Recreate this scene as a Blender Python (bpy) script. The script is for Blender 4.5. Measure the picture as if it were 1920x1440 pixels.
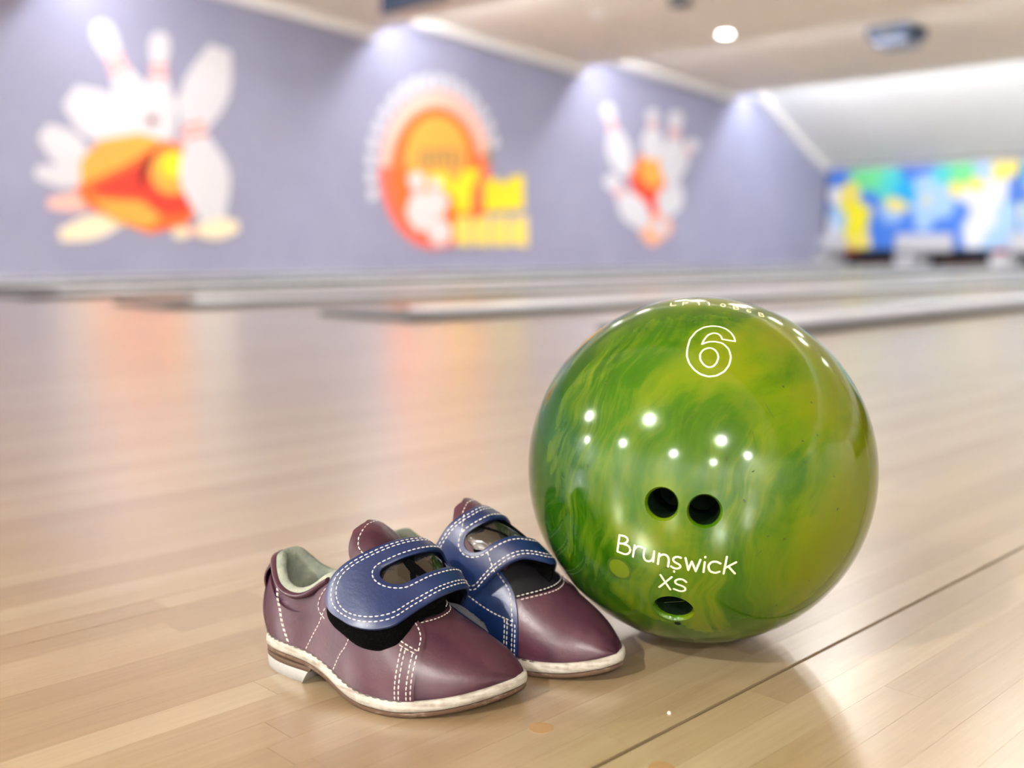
import bpy, bmesh, math, random
import numpy as np
from mathutils import Vector, Matrix

for _o in list(bpy.data.objects): bpy.data.objects.remove(_o)
SC = bpy.context.scene
COL_ = SC.collection
random.seed(7); RNG = np.random.default_rng(11)

# ------------------------------------------------------------------ camera
cam_d = bpy.data.cameras.new('camera'); cam = bpy.data.objects.new('camera', cam_d); COL_.objects.link(cam)
cam_d.sensor_width = 36.0; cam_d.lens = 36.0*2000.0/1920.0
CAM_O = Vector((0, 0, .2446)); PITCH = math.radians(7.125); YAW = math.radians(45.345)
cam.location = CAM_O; cam.rotation_euler = (math.pi/2-PITCH, 0, YAW)
cam_d.clip_start = .02; cam_d.clip_end = 100
cam_d.dof.use_dof = True; cam_d.dof.focus_distance = .585; cam_d.dof.aperture_fstop = 4.1; cam_d.dof.aperture_blades = 0
SC.camera = cam
SC.view_settings.view_transform = 'Standard'; SC.view_settings.look = 'None'
SC.view_settings.gamma = 1.0; SC.view_settings.use_curve_mapping = False
SC.view_settings.exposure = 3.45
SC.cycles.use_denoising = True
SC.cycles.max_bounces = 8; SC.cycles.diffuse_bounces = 5; SC.cycles.glossy_bounces = 3; SC.cycles.transmission_bounces = 2
SC.cycles.caustics_reflective = False; SC.cycles.caustics_refractive = False; SC.cycles.sample_clamp_indirect = 6
W_ = bpy.data.worlds.new('world'); SC.world = W_; W_.use_nodes = True
W_.node_tree.nodes['Background'].inputs[0].default_value = (.9, .93, 1, 1)
W_.node_tree.nodes['Background'].inputs[1].default_value = .05

# ------------------------------------------------------------------ lamp strengths: coves, spots, and the lane lamps added for sheen
COVE_E, SPOT_E, LANE_E = 6.8, 2150.0, 3.0

# ------------------------------------------------------------------ materials
def mat(name, col, rough=.5, spec=.5, metal=0.0, coat=0.0, coat_r=.1, emit=0.0):
    m = bpy.data.materials.new(name); m.use_nodes = True
    b = m.node_tree.nodes['Principled BSDF']; i = b.inputs
    i['Base Color'].default_value = (*col, 1); i['Roughness'].default_value = rough; i['Metallic'].default_value = metal
    i['Specular IOR Level'].default_value = spec; i['Coat Weight'].default_value = coat; i['Coat Roughness'].default_value = coat_r
    if emit: i['Emission Color'].default_value = (*col, 1); i['Emission Strength'].default_value = emit
    return m
class NT:
    def __init__(s, m): s.t = m.node_tree; s.b = s.t.nodes['Principled BSDF']; s.L = s.t.links.new
    def n(s, typ, **kw):
        x = s.t.nodes.new(typ)
        for k, v in kw.items():
            if k.startswith('i_'):
                k = k[2:]; k = int(k) if k.isdigit() else k.replace('_', ' ')
                x.inputs[k].default_value = v
            else: setattr(x, k, v)
        return x
    def ramp(s, fac, stops):
        r = s.n('ShaderNodeValToRGB'); e = r.color_ramp.elements
        while len(e) < len(stops): e.new(.5)
        for k, (p, c) in enumerate(stops): e[k].position = p; e[k].color = (*c, 1) if len(c) == 3 else c
        s.L(fac, r.inputs[0]); return r.outputs[0]
    def noise(s, vec, scale, detail=4, rough=.5, dist=0, out='Fac'):
        x = s.n('ShaderNodeTexNoise'); x.inputs['Scale'].default_value = scale; x.inputs['Detail'].default_value = detail
        x.inputs['Roughness'].default_value = rough; x.inputs['Distortion'].default_value = dist
        if vec is not None: s.L(vec, x.inputs['Vector'])
        return x.outputs[out]
    def mapping(s, vec, scale=(1, 1, 1), loc=(0, 0, 0), rot=(0, 0, 0)):
        x = s.n('ShaderNodeMapping'); x.inputs['Scale'].default_value = scale; x.inputs['Location'].default_value = loc; x.inputs['Rotation'].default_value = rot
        s.L(vec, x.inputs['Vector']); return x.outputs[0]
    def mix(s, fac, a, b, mode='MIX'):
        x = s.n('ShaderNodeMix', data_type='RGBA', blend_type=mode)
        for sock, v in ((x.inputs[0], fac), (x.inputs[6], a), (x.inputs[7], b)):
            if hasattr(v, 'links'): s.L(v, sock)
            else: sock.default_value = v if isinstance(v, (int, float)) else (*v, 1)
        return x.outputs[2]
    def math(s, op, a, b=0.0, c=0.0):
        x = s.n('ShaderNodeMath', operation=op)
        for k, v in enumerate((a, b, c)):
            if hasattr(v, 'links'): s.L(v, x.inputs[k])
            else: x.inputs[k].default_value = v
        return x.outputs[0]
    def bump(s, h, strength=.3, dist=.001):
        x = s.n('ShaderNodeBump'); x.inputs['Strength'].default_value = strength; x.inputs['Distance'].default_value = dist
        s.L(h, x.inputs['Height']); s.L(x.outputs[0], s.b.inputs['Normal']); return x
    def obj(s): return s.n('ShaderNodeTexCoord').outputs['Object']
    def pos(s): return s.n('ShaderNodeNewGeometry').outputs['Position']

def leather(name, col, col2, rough):
    m = mat(name, col, rough, .5); k = NT(m); o = k.obj()
    n1 = k.noise(o, 30, 6, .62, .6); n2 = k.noise(o, 420, 3, .6); n3 = k.noise(o, 120, 4, .7)
    c = k.mix(k.ramp(n1, [(.38, (0, 0, 0)), (.66, (1, 1, 1))]), col, col2); k.L(c, k.b.inputs['Base Color'])
    k.L(k.math('MULTIPLY_ADD', n3, .18, rough-.09), k.b.inputs['Roughness'])
    k.bump(k.math('MULTIPLY_ADD', n1, .8, n2), .22, .0006)
    return m
M_BURG = leather('burgundy leather', (.027, .0056, .0160), (.052, .0180, .029), .36)
M_BLUE = leather('blue leather', (.0018, .0100, .050), (.0034, .0150, .066), .38)
M_BLACK = leather('black patent', (.004, .004, .005), (.007, .006, .008), .5)
M_BLACK.node_tree.nodes['Principled BSDF'].inputs['Specular IOR Level'].default_value = .12
M_PATENT = mat('black patent window', (.006, .006, .007), .06, .6, coat=1, coat_r=.03)
k = NT(M_PATENT); k.bump(k.noise(k.obj(), 95, 2, .5, .6), .6, .004)
M_HOOK = mat('black hook and loop', (.0009, .0009, .001), .95, .04)
k = NT(M_HOOK); k.bump(k.noise(k.obj(), 900, 2), .8, .002)
M_LINING = mat('grey green suede', (.34, .37, .30), .85, .2)
k = NT(M_LINING); o = k.obj(); n1 = k.noise(o, 60, 4, .6)
k.L(k.ramp(n1, [(.3, (.11, .135, .115)), (.7, (.25, .265, .21))]), k.b.inputs['Base Color']); k.bump(k.noise(o, 520, 4, .7), .7, .0015)
M_INSOLE = mat('dark insole', (.018, .017, .016), .9, .1)
M_FLUFF = mat('frayed grey lining', (.045, .047, .058), .9, .1)
M_THREAD = mat('white thread', (.46, .44, .41), .7, .25)
M_THREAD_G = mat('grey thread', (.07, .065, .058), .8, .2)
M_THREAD_D = mat('dark thread', (.03, .03, .03), .8, .2)
def worn(name, base, dirt, lo, hi, sx=24):
    m = mat(name, base, .62, .35); k = NT(m); o = k.obj()
    n = k.noise(k.mapping(o, (sx, sx, 260)), 1.6, 6, .68); n2 = k.noise(o, 210, 4, .6)
    f = k.ramp(k.math('MULTIPLY_ADD', n2, .35, k.math('MULTIPLY', n, .75)), [(lo, (0, 0, 0)), (hi, (1, 1, 1))])
    k.L(k.mix(f, base, dirt), k.b.inputs['Base Color']); k.bump(n2, .35, .0008); return m
M_WELT = worn('worn cream welt', (.30, .285, .25), (.11, .08, .055), .50, .76)
M_OUTSOLE = worn('brown outsole', (.060, .032, .018), (.22, .175, .13), .58, .74)
M_HEEL = worn('scuffed pale heel', (.235, .235, .225), (.13, .125, .11), .58, .85)
M_HEELTOP = worn('brown heel layer', (.050, .027, .014), (.11, .075, .05), .60, .85)

# ball: poured pearl resin, yellow green swirled with deep green
M_BALL = mat('pearl green ball', (.30, .42, .01), .11, .40); k = NT(M_BALL); o = k.obj()
w1 = k.noise(o, 7, 3, .5, 0, 'Color')
wv = k.n('ShaderNodeVectorMath', operation='MULTIPLY_ADD'); k.L(w1, wv.inputs[0]); wv.inputs[1].default_value = (.105, .105, .105); k.L(o, wv.inputs[2])
sw = k.noise(k.mapping(wv.outputs[0], (12, 12, 6), (.3, .1, .2), (.35, .2, .5)), 1.0, 5, .55, 1.6)
fine = k.noise(k.mapping(wv.outputs[0], (34, 34, 12), rot=(.5, .3, .8)), 1.0, 5, .58, 1.8)
sep = k.n('ShaderNodeSeparateXYZ'); k.L(o, sep.inputs[0])
side = k.math('MULTIPLY_ADD', k.math('ADD', k.math('MULTIPLY', sep.outputs[0], .70), k.math('MULTIPLY', sep.outputs[1], .71)), 3.4, .03)   # greener towards one side
du_ = k.n('ShaderNodeVectorMath', operation='DOT_PRODUCT'); k.L(wv.outputs[0], du_.inputs[0]); du_.inputs[1].default_value = (.8019, .5975, 0)
dv_ = k.n('ShaderNodeVectorMath', operation='DOT_PRODUCT'); k.L(wv.outputs[0], dv_.inputs[0]); dv_.inputs[1].default_value = (-.1125, .1510, .9821)
sk = k.n('ShaderNodeCombineXYZ'); k.L(k.math('MULTIPLY', k.math('ADD', du_.outputs['Value'], k.math('MULTIPLY', dv_.outputs['Value'], -.25)), 120.0), sk.inputs[0]); k.L(k.math('MULTIPLY', dv_.outputs['Value'], 15.0), sk.inputs[1]); k.L(k.math('MULTIPLY', sep.outputs[1], 10.0), sk.inputs[2])
streak = k.noise(sk.outputs[0], 1.0, 5, .62, 1.1)
fine = k.math('MULTIPLY_ADD', streak, .6, k.math('MULTIPLY', fine, .4))
f = k.math('ADD', k.math('MULTIPLY_ADD', sw, 1.15, k.math('ADD', side, -.20)), k.math('MULTIPLY', k.math('ADD', fine, -.47), k.ramp(k.math('ADD', k.noise(k.mapping(wv.outputs[0], (1, 1, 1), (.7, .2, .9)), 13, 2, .5, .5), k.math('MULTIPLY', side, -.55)), [(.44, (.10, .10, .10)), (.60, (1.0, 1.0, 1.0))])))
c = k.ramp(f, [(.08, (.008, .044, .001)), (.34, (.026, .078, .001)), (.48, (.062, .111, .001)), (.62, (.091, .123, .001)), (.85, (.106, .119, .001))])
BALL_NODES = (k, o, c, wv.outputs[0], fine, sw)

M_LETTER = mat('cream engraving paint', (.62, .64, .42), .6, .3)
M_PLUG = mat('green plug resin', (.078, .112, .004), .3, .4)
M_HOLE = mat('hole shade green', (.0012, .006, .001), .7, .1)  # shade inside the holes is put into this near-black colour
M_GROOVE = mat('dark green groove', (.022, .058, .002), .35)
M_SCUFF = mat('dark nick', (.022, .038, .004), .7, .2)

# maple boards
def wood(name, per_object=True, boards=0.0):
    m = mat(name, (.5, .33, .17), .32, .5, coat=1.0, coat_r=.26); k = NT(m); k.b.inputs['Coat IOR'].default_value = 2.2; p = k.pos()
    rnd = k.n('ShaderNodeObjectInfo').outputs['Random']
    if boards:
        sp = k.n('ShaderNodeSeparateXYZ'); k.L(p, sp.inputs[0])
        cell = k.math('FLOOR', k.math('DIVIDE', sp.outputs[0], boards))
        wn = k.n('ShaderNodeTexWhiteNoise', noise_dimensions='1D'); k.L(cell, wn.inputs['W']); rnd = wn.outputs[0]
    cx = k.n('ShaderNodeCombineXYZ'); k.L(k.math('MULTIPLY', rnd, 37.0), cx.inputs[2])
    ad = k.n('ShaderNodeVectorMath', operation='ADD'); k.L(k.mapping(p, (1, 1, 1)), ad.inputs[0]); k.L(cx.outputs[0], ad.inputs[1])
    broad = k.noise(k.mapping(ad.outputs[0], (34, 2.6, 1)), 1.0, 4, .6, .8)
    fine = k.noise(k.mapping(ad.outputs[0], (330, 9, 1)), 1.0, 5, .7, .3)
    fleck = k.noise(k.mapping(ad.outputs[0], (900, 60, 1)), 1.0, 2, .5)
    f = k.math('ADD', k.math('MULTIPLY_ADD', rnd, .33, .045), k.math('ADD', k.math('MULTIPLY', broad, .34), k.math('MULTIPLY_ADD', fine, .46, k.math('MULTIPLY', fleck, .10))))
    c = k.ramp(f, [(.30, WOODC[0]), (.62, WOODC[1]), (.95, WOODC[2])])
    k.L(c, k.b.inputs['Base Color'])
    r = k.math('MULTIPLY_ADD', fine, .06, FLOOR_R); k.L(r, k.b.inputs['Roughness'])
    k.b.inputs['IOR'].default_value = 1.55
    k.bump(k.math('ADD', fine, broad), .05, .0006)
    return m
WOODC = [(.168, .110, .055), (.238, .172, .096), (.318, .254, .163)]; FLOOR_R = .27
M_WOOD = wood('maple board'); M_LANE = wood('maple lane', boards=.0254)
M_SUB = mat('dark joint', (.008, .006, .005), .8, .2)
M_DOT = mat('inlaid dot', (.25, .160, .075), .25, .5, coat=.4)
M_CHIP = mat('pale chip', (.45, .41, .33), .6)

M_WALL = mat('lavender grey wall', (.255, .255, .335), .7, .25)
k = NT(M_WALL); n = k.noise(k.pos(), 1.3, 4, .6); k.L(k.ramp(n, [(.3, (.285, .290, .420)), (.7, (.32, .325, .46))]), k.b.inputs['Base Color'])
M_WHITE = mat('white paint', (.80, .79, .77), .6, .3)
M_CEIL = mat('warm beige ceiling', (.70, .60, .47), .8, .2)
k = NT(M_CEIL); n = k.noise(k.pos(), 3, 3); k.L(k.ramp(n, [(.3, (.86, .80, .71)), (.7, (.90, .845, .76))]), k.b.inputs['Base Color'])
M_COVEW = mat('white cove ceiling', (.78, .79, .79), .7, .2)
M_ROOMW = mat('pale room paint', (.85, .83, .81), .8, .2)
M_GREYP = mat('grey plastic', (.34, .35, .385), .28, .5)
M_DGREY = mat('dark grey plastic', (.045, .047, .05), .45, .4)
M_CAP = mat('capping grey', (.46, .47, .51), .25, .5)
M_NAVY = mat('dark navy casing', (.012, .028, .065), .4, .4)
M_LENS = mat('grey blue casing', (.16, .18, .26), .4, .4)
M_LAMPW = mat('lit downlight glass', (1, .97, .92), .5, emit=2.5)
M_BOXW = mat('white lamp box cover', (.40, .40, .43), .5)
M_COVE = mat('lit cove tube', (.93, .95, 1), .6, emit=COVE_E)
M_SPOT = mat('lit spot lamp', (1, .97, .93), .5, emit=SPOT_E)
M_ADDLAMP = mat('added lane lamp', (1, .97, .93), .5, emit=LANE_E)
M_PITB = mat('dark pit curtain', (.010, .009, .009), .9, .1)
M_PITBR = mat('brown pit cushion', (.10, .05, .035), .8, .2)
M_RED = mat('red marker', (.38, .06, .05), .5)

# ------------------------------------------------------------------ object helpers
def link(o, parent=None):
    COL_.objects.link(o)
    if parent is not None: o.parent = parent
    return o
def tag(o, label=None, cat=None, group=None, kind=None):
    if label: o['label'] = label
    if cat: o['category'] = cat
    if group: o['group'] = group
    if kind: o['kind'] = kind
    return o
def mesh(name, V, Fs, m, parent=None, smooth=True, angle=None, mats=None, midx=None):
    me = bpy.data.meshes.new(name); me.from_pydata([tuple(map(float, v)) for v in V], [], [tuple(map(int, f)) for f in Fs]); me.update()
    for q in (mats or [m]): me.materials.append(q)
    if midx is not None: me.polygons.foreach_set('material_index', np.asarray(midx, np.int32))
    if smooth:
        me.polygons.foreach_set('use_smooth', np.ones(len(me.polygons), bool))
        if angle: me.set_sharp_from_angle(angle=math.radians(angle))
    return link(bpy.data.objects.new(name, me), parent)
def bmobj(name, bm, m, parent=None, smooth=False, angle=None):
    me = bpy.data.meshes.new(name); bm.to_mesh(me); bm.free(); me.materials.append(m)
    if smooth:
        me.polygons.foreach_set('use_smooth', np.ones(len(me.polygons), bool))
        if angle: me.set_sharp_from_angle(angle=math.radians(angle))
    return link(bpy.data.objects.new(name, me), parent)
def empty(name, loc=(0, 0, 0), rz=0.0):
    o = bpy.data.objects.new(name, None); o.location = loc; o.rotation_euler = (0, 0, rz); o.empty_display_size = .05; return link(o)
def add_box(bm, x0, x1, y0, y1, z0, z1, bev=0.0):
    r = bmesh.ops.create_cube(bm, size=1.0); vs = r['verts']
    bmesh.ops.scale(bm, vec=(x1-x0, y1-y0, z1-z0), verts=vs); bmesh.ops.translate(bm, vec=((x0+x1)/2, (y0+y1)/2, (z0+z1)/2), verts=vs)
    if bev:
        es = list({e for v in vs for e in v.link_edges})
        bmesh.ops.bevel(bm, geom=es, offset=bev, segments=2, affect='EDGES', profile=.5)
def box(name, x0, x1, y0, y1, z0, z1, m, parent=None, bev=0.0):
    bm = bmesh.new(); add_box(bm, x0, x1, y0, y1, z0, z1, bev); return bmobj(name, bm, m, parent)
def add_cyl(bm, c, r, h, seg=32, axis='Z', r2=None):
    R = Matrix.Identity(4) if axis == 'Z' else (Matrix.Rotation(math.pi/2, 4, 'Y') if axis == 'X' else Matrix.Rotation(math.pi/2, 4, 'X'))
    bmesh.ops.create_cone(bm, cap_ends=True, segments=seg, radius1=r, radius2=r if r2 is None else r2, depth=h, matrix=Matrix.Translation(c) @ R)
def prism(name, pts, axis, a0, a1, m, parent=None):
    # extrude a 2D outline along an axis: 'x' -> pts are (y,z); 'y' -> (x,z)
    n = len(pts); V = []
    for a in (a0, a1):
        for p in pts: V.append((a, p[0], p[1]) if axis == 'x' else (p[0], a, p[1]))
    Fs = [tuple(range(n)), tuple(range(2*n-1, n-1, -1))] + [(i, i+n, (i+1) % n+n, (i+1) % n) for i in range(n)]
    bm = bmesh.new(); vs = [bm.verts.new(v) for v in V]
    for f_ in Fs: bm.faces.new([vs[i] for i in f_])
    bmesh.ops.recalc_face_normals(bm, faces=bm.faces); return bmobj(name, bm, m, parent)

# ------------------------------------------------------------------ the hall
WX, YB, YF, XR = -9.3, -9.0, 16.9, 9.0        # left wall, wall behind, pit wall, right wall
floor = box('floor', WX, XR, YB, 2.0, -.08, -.004, M_SUB); tag(floor, 'pale maple boarded approach floor', kind='structure')
SEAM = -.3166
cols = []
x = SEAM
while x > -4.25: cols.append((x-.0254, x)); x -= .0254
x = SEAM+.0026
while x < .10: cols.append((x, x+.0254)); x += .0254
def plank_mesh():
    bm = bmesh.new(); add_box(bm, -.5, .5, -.5, .5, -1, 0); me = bpy.data.meshes.new('plank'); bm.to_mesh(me); bm.free(); me.materials.append(M_WOOD); return me
PM = plank_mesh()
def plank(x0, x1, y0, y1):
    o = bpy.data.objects.new('plank', PM); o.location = ((x0+x1)/2, (y0+y1)/2, 0); o.scale = (x1-x0, y1-y0, .004); link(o, floor)
for j, (a, b) in enumerate(cols):
    g = .00006
    if abs(b+.683) < .013 or abs(a+.683) < .0125: g = .0007
    if -.74 < a < .1:
        c1, c2 = .25+random.random()*.45, .95+random.random()*.5
        for y0, y1 in ((-1.2, c1), (c1, c2), (c2, 2.0)): plank(a+g, b-.00006, y0+.0001, y1-.0001)
    else: plank(a+.00006, b-.00006, -1.2, 2.0)
bm = bmesh.new(); add_box(bm, WX, -4.2596, YB, 2.0, -.004, -.0002); add_box(bm, .105, XR, YB, 2.0, -.004, -.0002); add_box(bm, -4.2596, .105, YB, -1.2, -.004, -.0002)
o = bmobj('outer_boards', bm, M_LANE, floor); o['kind'] = 'stuff'
for (dx, dy) in ((-.3625, .3795), (-.2926, .3892)):
    bm = bmesh.new(); add_cyl(bm, (dx, dy, .00003), .0064, .00012, 40); bmobj('inlaid_dot', bm, M_DOT, floor)
bm = bmesh.new(); add_cyl(bm, (-.3268, .4405, .0006), .0012, .0012, 7, r2=.0007); tag(bmobj('paint_chip', bm, M_CHIP), 'tiny pale fleck lying on the boards in front of the ball', 'fleck')

# lanes and the grey gutter pairs between them
EDGES = [-1.62, -2.86, -4.18, -5.55, -6.95, -8.35]
DW = .54
def lane_bed(x0, x1): return tag(box('lane_bed', x0, x1, 2.0, 16.25, -.08, 0, M_LANE), kind='structure')
lane_bed(-1.62, 1.0)
for e0, e1 in zip(EDGES[:-1], EDGES[1:]): lane_bed(e1, e0-DW)
lane_bed(WX, EDGES[-1]-DW); lane_bed(1.0, XR)
LBL = ['nearest grey gutter pair with pale capping, starting behind the green ball', 'second grey gutter pair, its dark end block left of the green ball',
       'third gutter pair across the lanes, dark shade strip below the pins mural', 'fourth gutter pair from the ball, far beyond three lanes',
       'fifth gutter pair from the ball, near the lavender wall', 'last gutter pair along the foot of the lavender wall']
for i, e in enumerate(EDGES):
    y0 = (2.5, 2.33, 2.12, 2.05, 2.05, 2.05)[i]; r = empty('gutter_divider', (e-DW/2, y0, 0)); tag(r, LBL[i], 'gutter', 'gutter pairs between the lanes')
    tag(box('lane_bed', e-DW, e, 2.0, y0, -.08, 0, M_LANE), kind='structure'); L = 16.1-y0; h = DW/2
    def trough(c, w):
        pts = [(c-w/2, .006)]+[(c-w/2*math.cos(t), .004-.06*math.sin(t)) for t in np.linspace(0, math.pi, 9)]+[(c+w/2, .006), (c+w/2, -.075), (c-w/2, -.075)]
        return pts
    prism('gutter', trough(h-.125, .20), 'y', .25, L, M_GREYP, r)
    prism('gutter', trough(-h+.125, .20), 'y', .25, L, M_GREYP, r)
    prism('capping', [(-.045, -.07), (.045, -.07), (.045, .022), (.032, .034), (-.032, .034), (-.045, .022)], 'y', .25, L, M_CAP, r)
    prism('edge_shade_strip', [(h-.024, -.07), (h, -.07), (h, .022), (h-.006, .027), (h-.024, .027)], 'y', 0, L, M_DGREY, r)  # dark strip put in for the shadow along the gutter's near edge
    prism('edge_shade_strip', [(-h, -.07), (-h+.024, -.07), (-h+.024, .016), (-h, .016)], 'y', 0, L, M_DGREY, r)  # same dark shadow strip along the far edge
    box('end_block', -h+.025, h-.025, .0, .25, -.07, .020, M_DGREY, r, .006)

# left wall, lit by coves hidden behind each ceiling step
tag(box('wall_left', WX-.2, WX, YB, YF, -.1, 3.6, M_WALL), kind='structure')
tag(box('wall_back', WX, XR, YB-.2, YB, -.1, 3.6, M_ROOMW), kind='structure')
tag(box('wall_right', XR, XR+.2, YB, YF, -.1, 3.6, M_ROOMW), kind='structure')
tag(box('wall_front', WX, XR, YF, YF+.2, -.1, 3.6, M_PITB), kind='structure')
tag(box('baseboard_left', WX, WX+.02, 2.0, 16.2, -.1, .10, M_WALL), kind='structure')
STEPS = [3.75, 7.15, 10.45, 13.9]
HI, LO = 2.80, 2.545
def slab(name, y0, z0, y1, z1, m): return tag(prism(name, [(y0, z0), (y1, z1), (y1, z1+.06), (y0, z0+.06)], 'x', WX, XR, m), kind='structure')
tag(box('ceiling', WX, XR, YB, .45, 3.0, 3.1, M_CEIL), kind='structure')
slab('ceiling', .45, HI+.02, STEPS[0], LO, M_CEIL)
for a, b in zip(STEPS[:-1], STEPS[1:]): slab('ceiling', a, HI, b-.0, LO, M_CEIL)
for yy in STEPS+[.45]: tag(box('trim_1', WX, XR, yy-.05, yy, LO, HI+.35, M_WHITE), kind='structure')
cv = [(13.9, 2.80), (14.25, 2.735), (14.7, 2.55), (15.2, 2.29), (15.7, 2.04), (16.2, 1.81), (16.6, 1.64)]
tag(prism('ceiling', cv+[(y, z+.06) for y, z in reversed(cv)], 'x', WX, XR, M_COVEW), kind='structure')
def wall_trim(y0, z0, y1, z1): tag(prism('trim_2', [(y0, z0-.10), (y1, z1-.10), (y1, z1), (y0, z0)], 'x', WX, WX+.09, M_WHITE), kind='structure')
wall_trim(.5, HI+.02, STEPS[0]-.05, LO)
for a, b in zip(STEPS[:-1], STEPS[1:]): wall_trim(a+.25, HI-.02, b-.05, LO)
for (y0, z0), (y1, z1) in zip(cv[:-1], cv[1:]): wall_trim(y0, z0, y1, z1)
for i, yy in enumerate(STEPS):
    t = empty('cove_light', (0, yy+.09, 0)); tag(t, 'long white light tube tucked behind the %s ceiling step from the pit' % ['fourth', 'third', 'second', 'first'][i], 'light', 'cove light tubes')
    bm = bmesh.new(); add_cyl(bm, (0, 0, 2.665), .022, 18.2, 12, 'X'); bmobj('tube', bm, M_COVE, t)
    box('fitting', -9.15, 9.15, -.05, -.035, 2.66, 2.76, M_WHITE, t)
for i, (px_, py_) in enumerate([(-5.3, -3.25), (-.63, -3.2), (3.7, -2.85), (-2.7, -7.0), (2.25, -7.2), (-8.3, -7.3), (7.0, -7.0), (7.6, -2.9)]):
    t = empty('spot_light', (px_, py_, 3.0)); tag(t, 'small round ceiling spot over the seating side, out of view in the photo', 'light', 'round ceiling spots')
    bm = bmesh.new(); add_cyl(bm, (0, 0, -.035), .038, .012, 24); bmobj('lamp', bm, M_SPOT, t)
    bm = bmesh.new(); add_cyl(bm, (0, 0, -.015), .075, .03, 24); bmobj('housing', bm, M_WHITE, t)
for i, (px_, py_) in enumerate([(-6.3, 4.9), (-5.2, 4.9), (-4.1, 5.6), (-3.0, 5.6), (-1.9, 5.6), (-.8, 5.6), (-5.4, 6.8), (-3.6, 6.8), (-1.8, 6.8), (-.2, 6.8)]):  # unseen lamps added to spread sheen on the floor and lift the ceiling
    zz = HI+.02-(py_-.45)/3.3*(HI+.02-LO) if py_ < 3.75 else HI-(py_-3.75)/3.4*(HI-LO)
    t = empty('added_lane_lamp', (px_, py_, zz-.012)); tag(t, 'round lamp added for floor sheen over the near end of the lanes, above the top edge of the photo', 'light', 'added lamps over the near end of the lanes')
    bm = bmesh.new(); add_cyl(bm, (0, 0, -.02), .17, .012, 28); bmobj('lamp', bm, M_ADDLAMP, t)
    bm = bmesh.new(); add_cyl(bm, (0, 0, .0), .195, .03, 28); bmobj('housing', bm, M_WHITE, t)
def downlight(x_, y_, z_, r_, lab, m=M_LAMPW):
    t = empty('downlight', (x_, y_, z_)); tag(t, lab, 'light', None)
    bm = bmesh.new(); add_cyl(bm, (0, 0, -.012), r_, .012, 28); bmobj('lens', bm, m, t)
    bm = bmesh.new(); add_cyl(bm, (0, 0, 0), r_*1.18, .02, 28); bmobj('rim', bm, M_WHITE, t)
downlight(-6.86, 10.02, 2.580, .066, 'bright round downlight in the beige ceiling above the pin mural')
downlight(-7.55, 8.75, 2.68, .09, 'faint round downlight in the beige ceiling above the orange sign', M_WHITE)
# things hung from the ceiling
t = empty('hanging_monitor', (-7.10, 5.87, 2.25)); tag(t, 'dark navy monitor hung at the ceiling edge, above the orange sign', 'monitor')
box('casing', -.41, .41, -.04, .04, 0, .34, M_NAVY, t, .012); box('screen', -.38, .38, -.046, -.04, .03, .31, M_NAVY, t); box('hanger', -.04, .04, -.02, .02, .34, .395, M_DGREY, t)
t = empty('projector', (-5.72, 11.68, 2.50)); tag(t, 'dark projector box hung under the beige ceiling at upper right', 'projector')
box('body', -.24, .24, -.24, .24, .075, .20, M_NAVY, t, .02); box('grille', -.19, .19, -.20, .20, .0, .075, M_LENS, t, .012)
bm = bmesh.new(); add_cyl(bm, (0, -.25, .12), .05, .04, 20, 'Y'); bmobj('lens', bm, M_DGREY, t); box('mount', -.05, .05, -.05, .05, .20, .215, M_DGREY, t)
t = empty('ceiling_speaker', (-6.50, 8.72, 2.622)); tag(t, 'small dark ceiling speaker at the top edge left of the projector', 'speaker')
bm = bmesh.new(); add_cyl(bm, (0, 0, .03), .11, .07, 24); bmobj('housing', bm, M_DGREY, t); bm = bmesh.new(); add_cyl(bm, (0, 0, -.01), .09, .012, 24); bmobj('grille', bm, M_NAVY, t)
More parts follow.
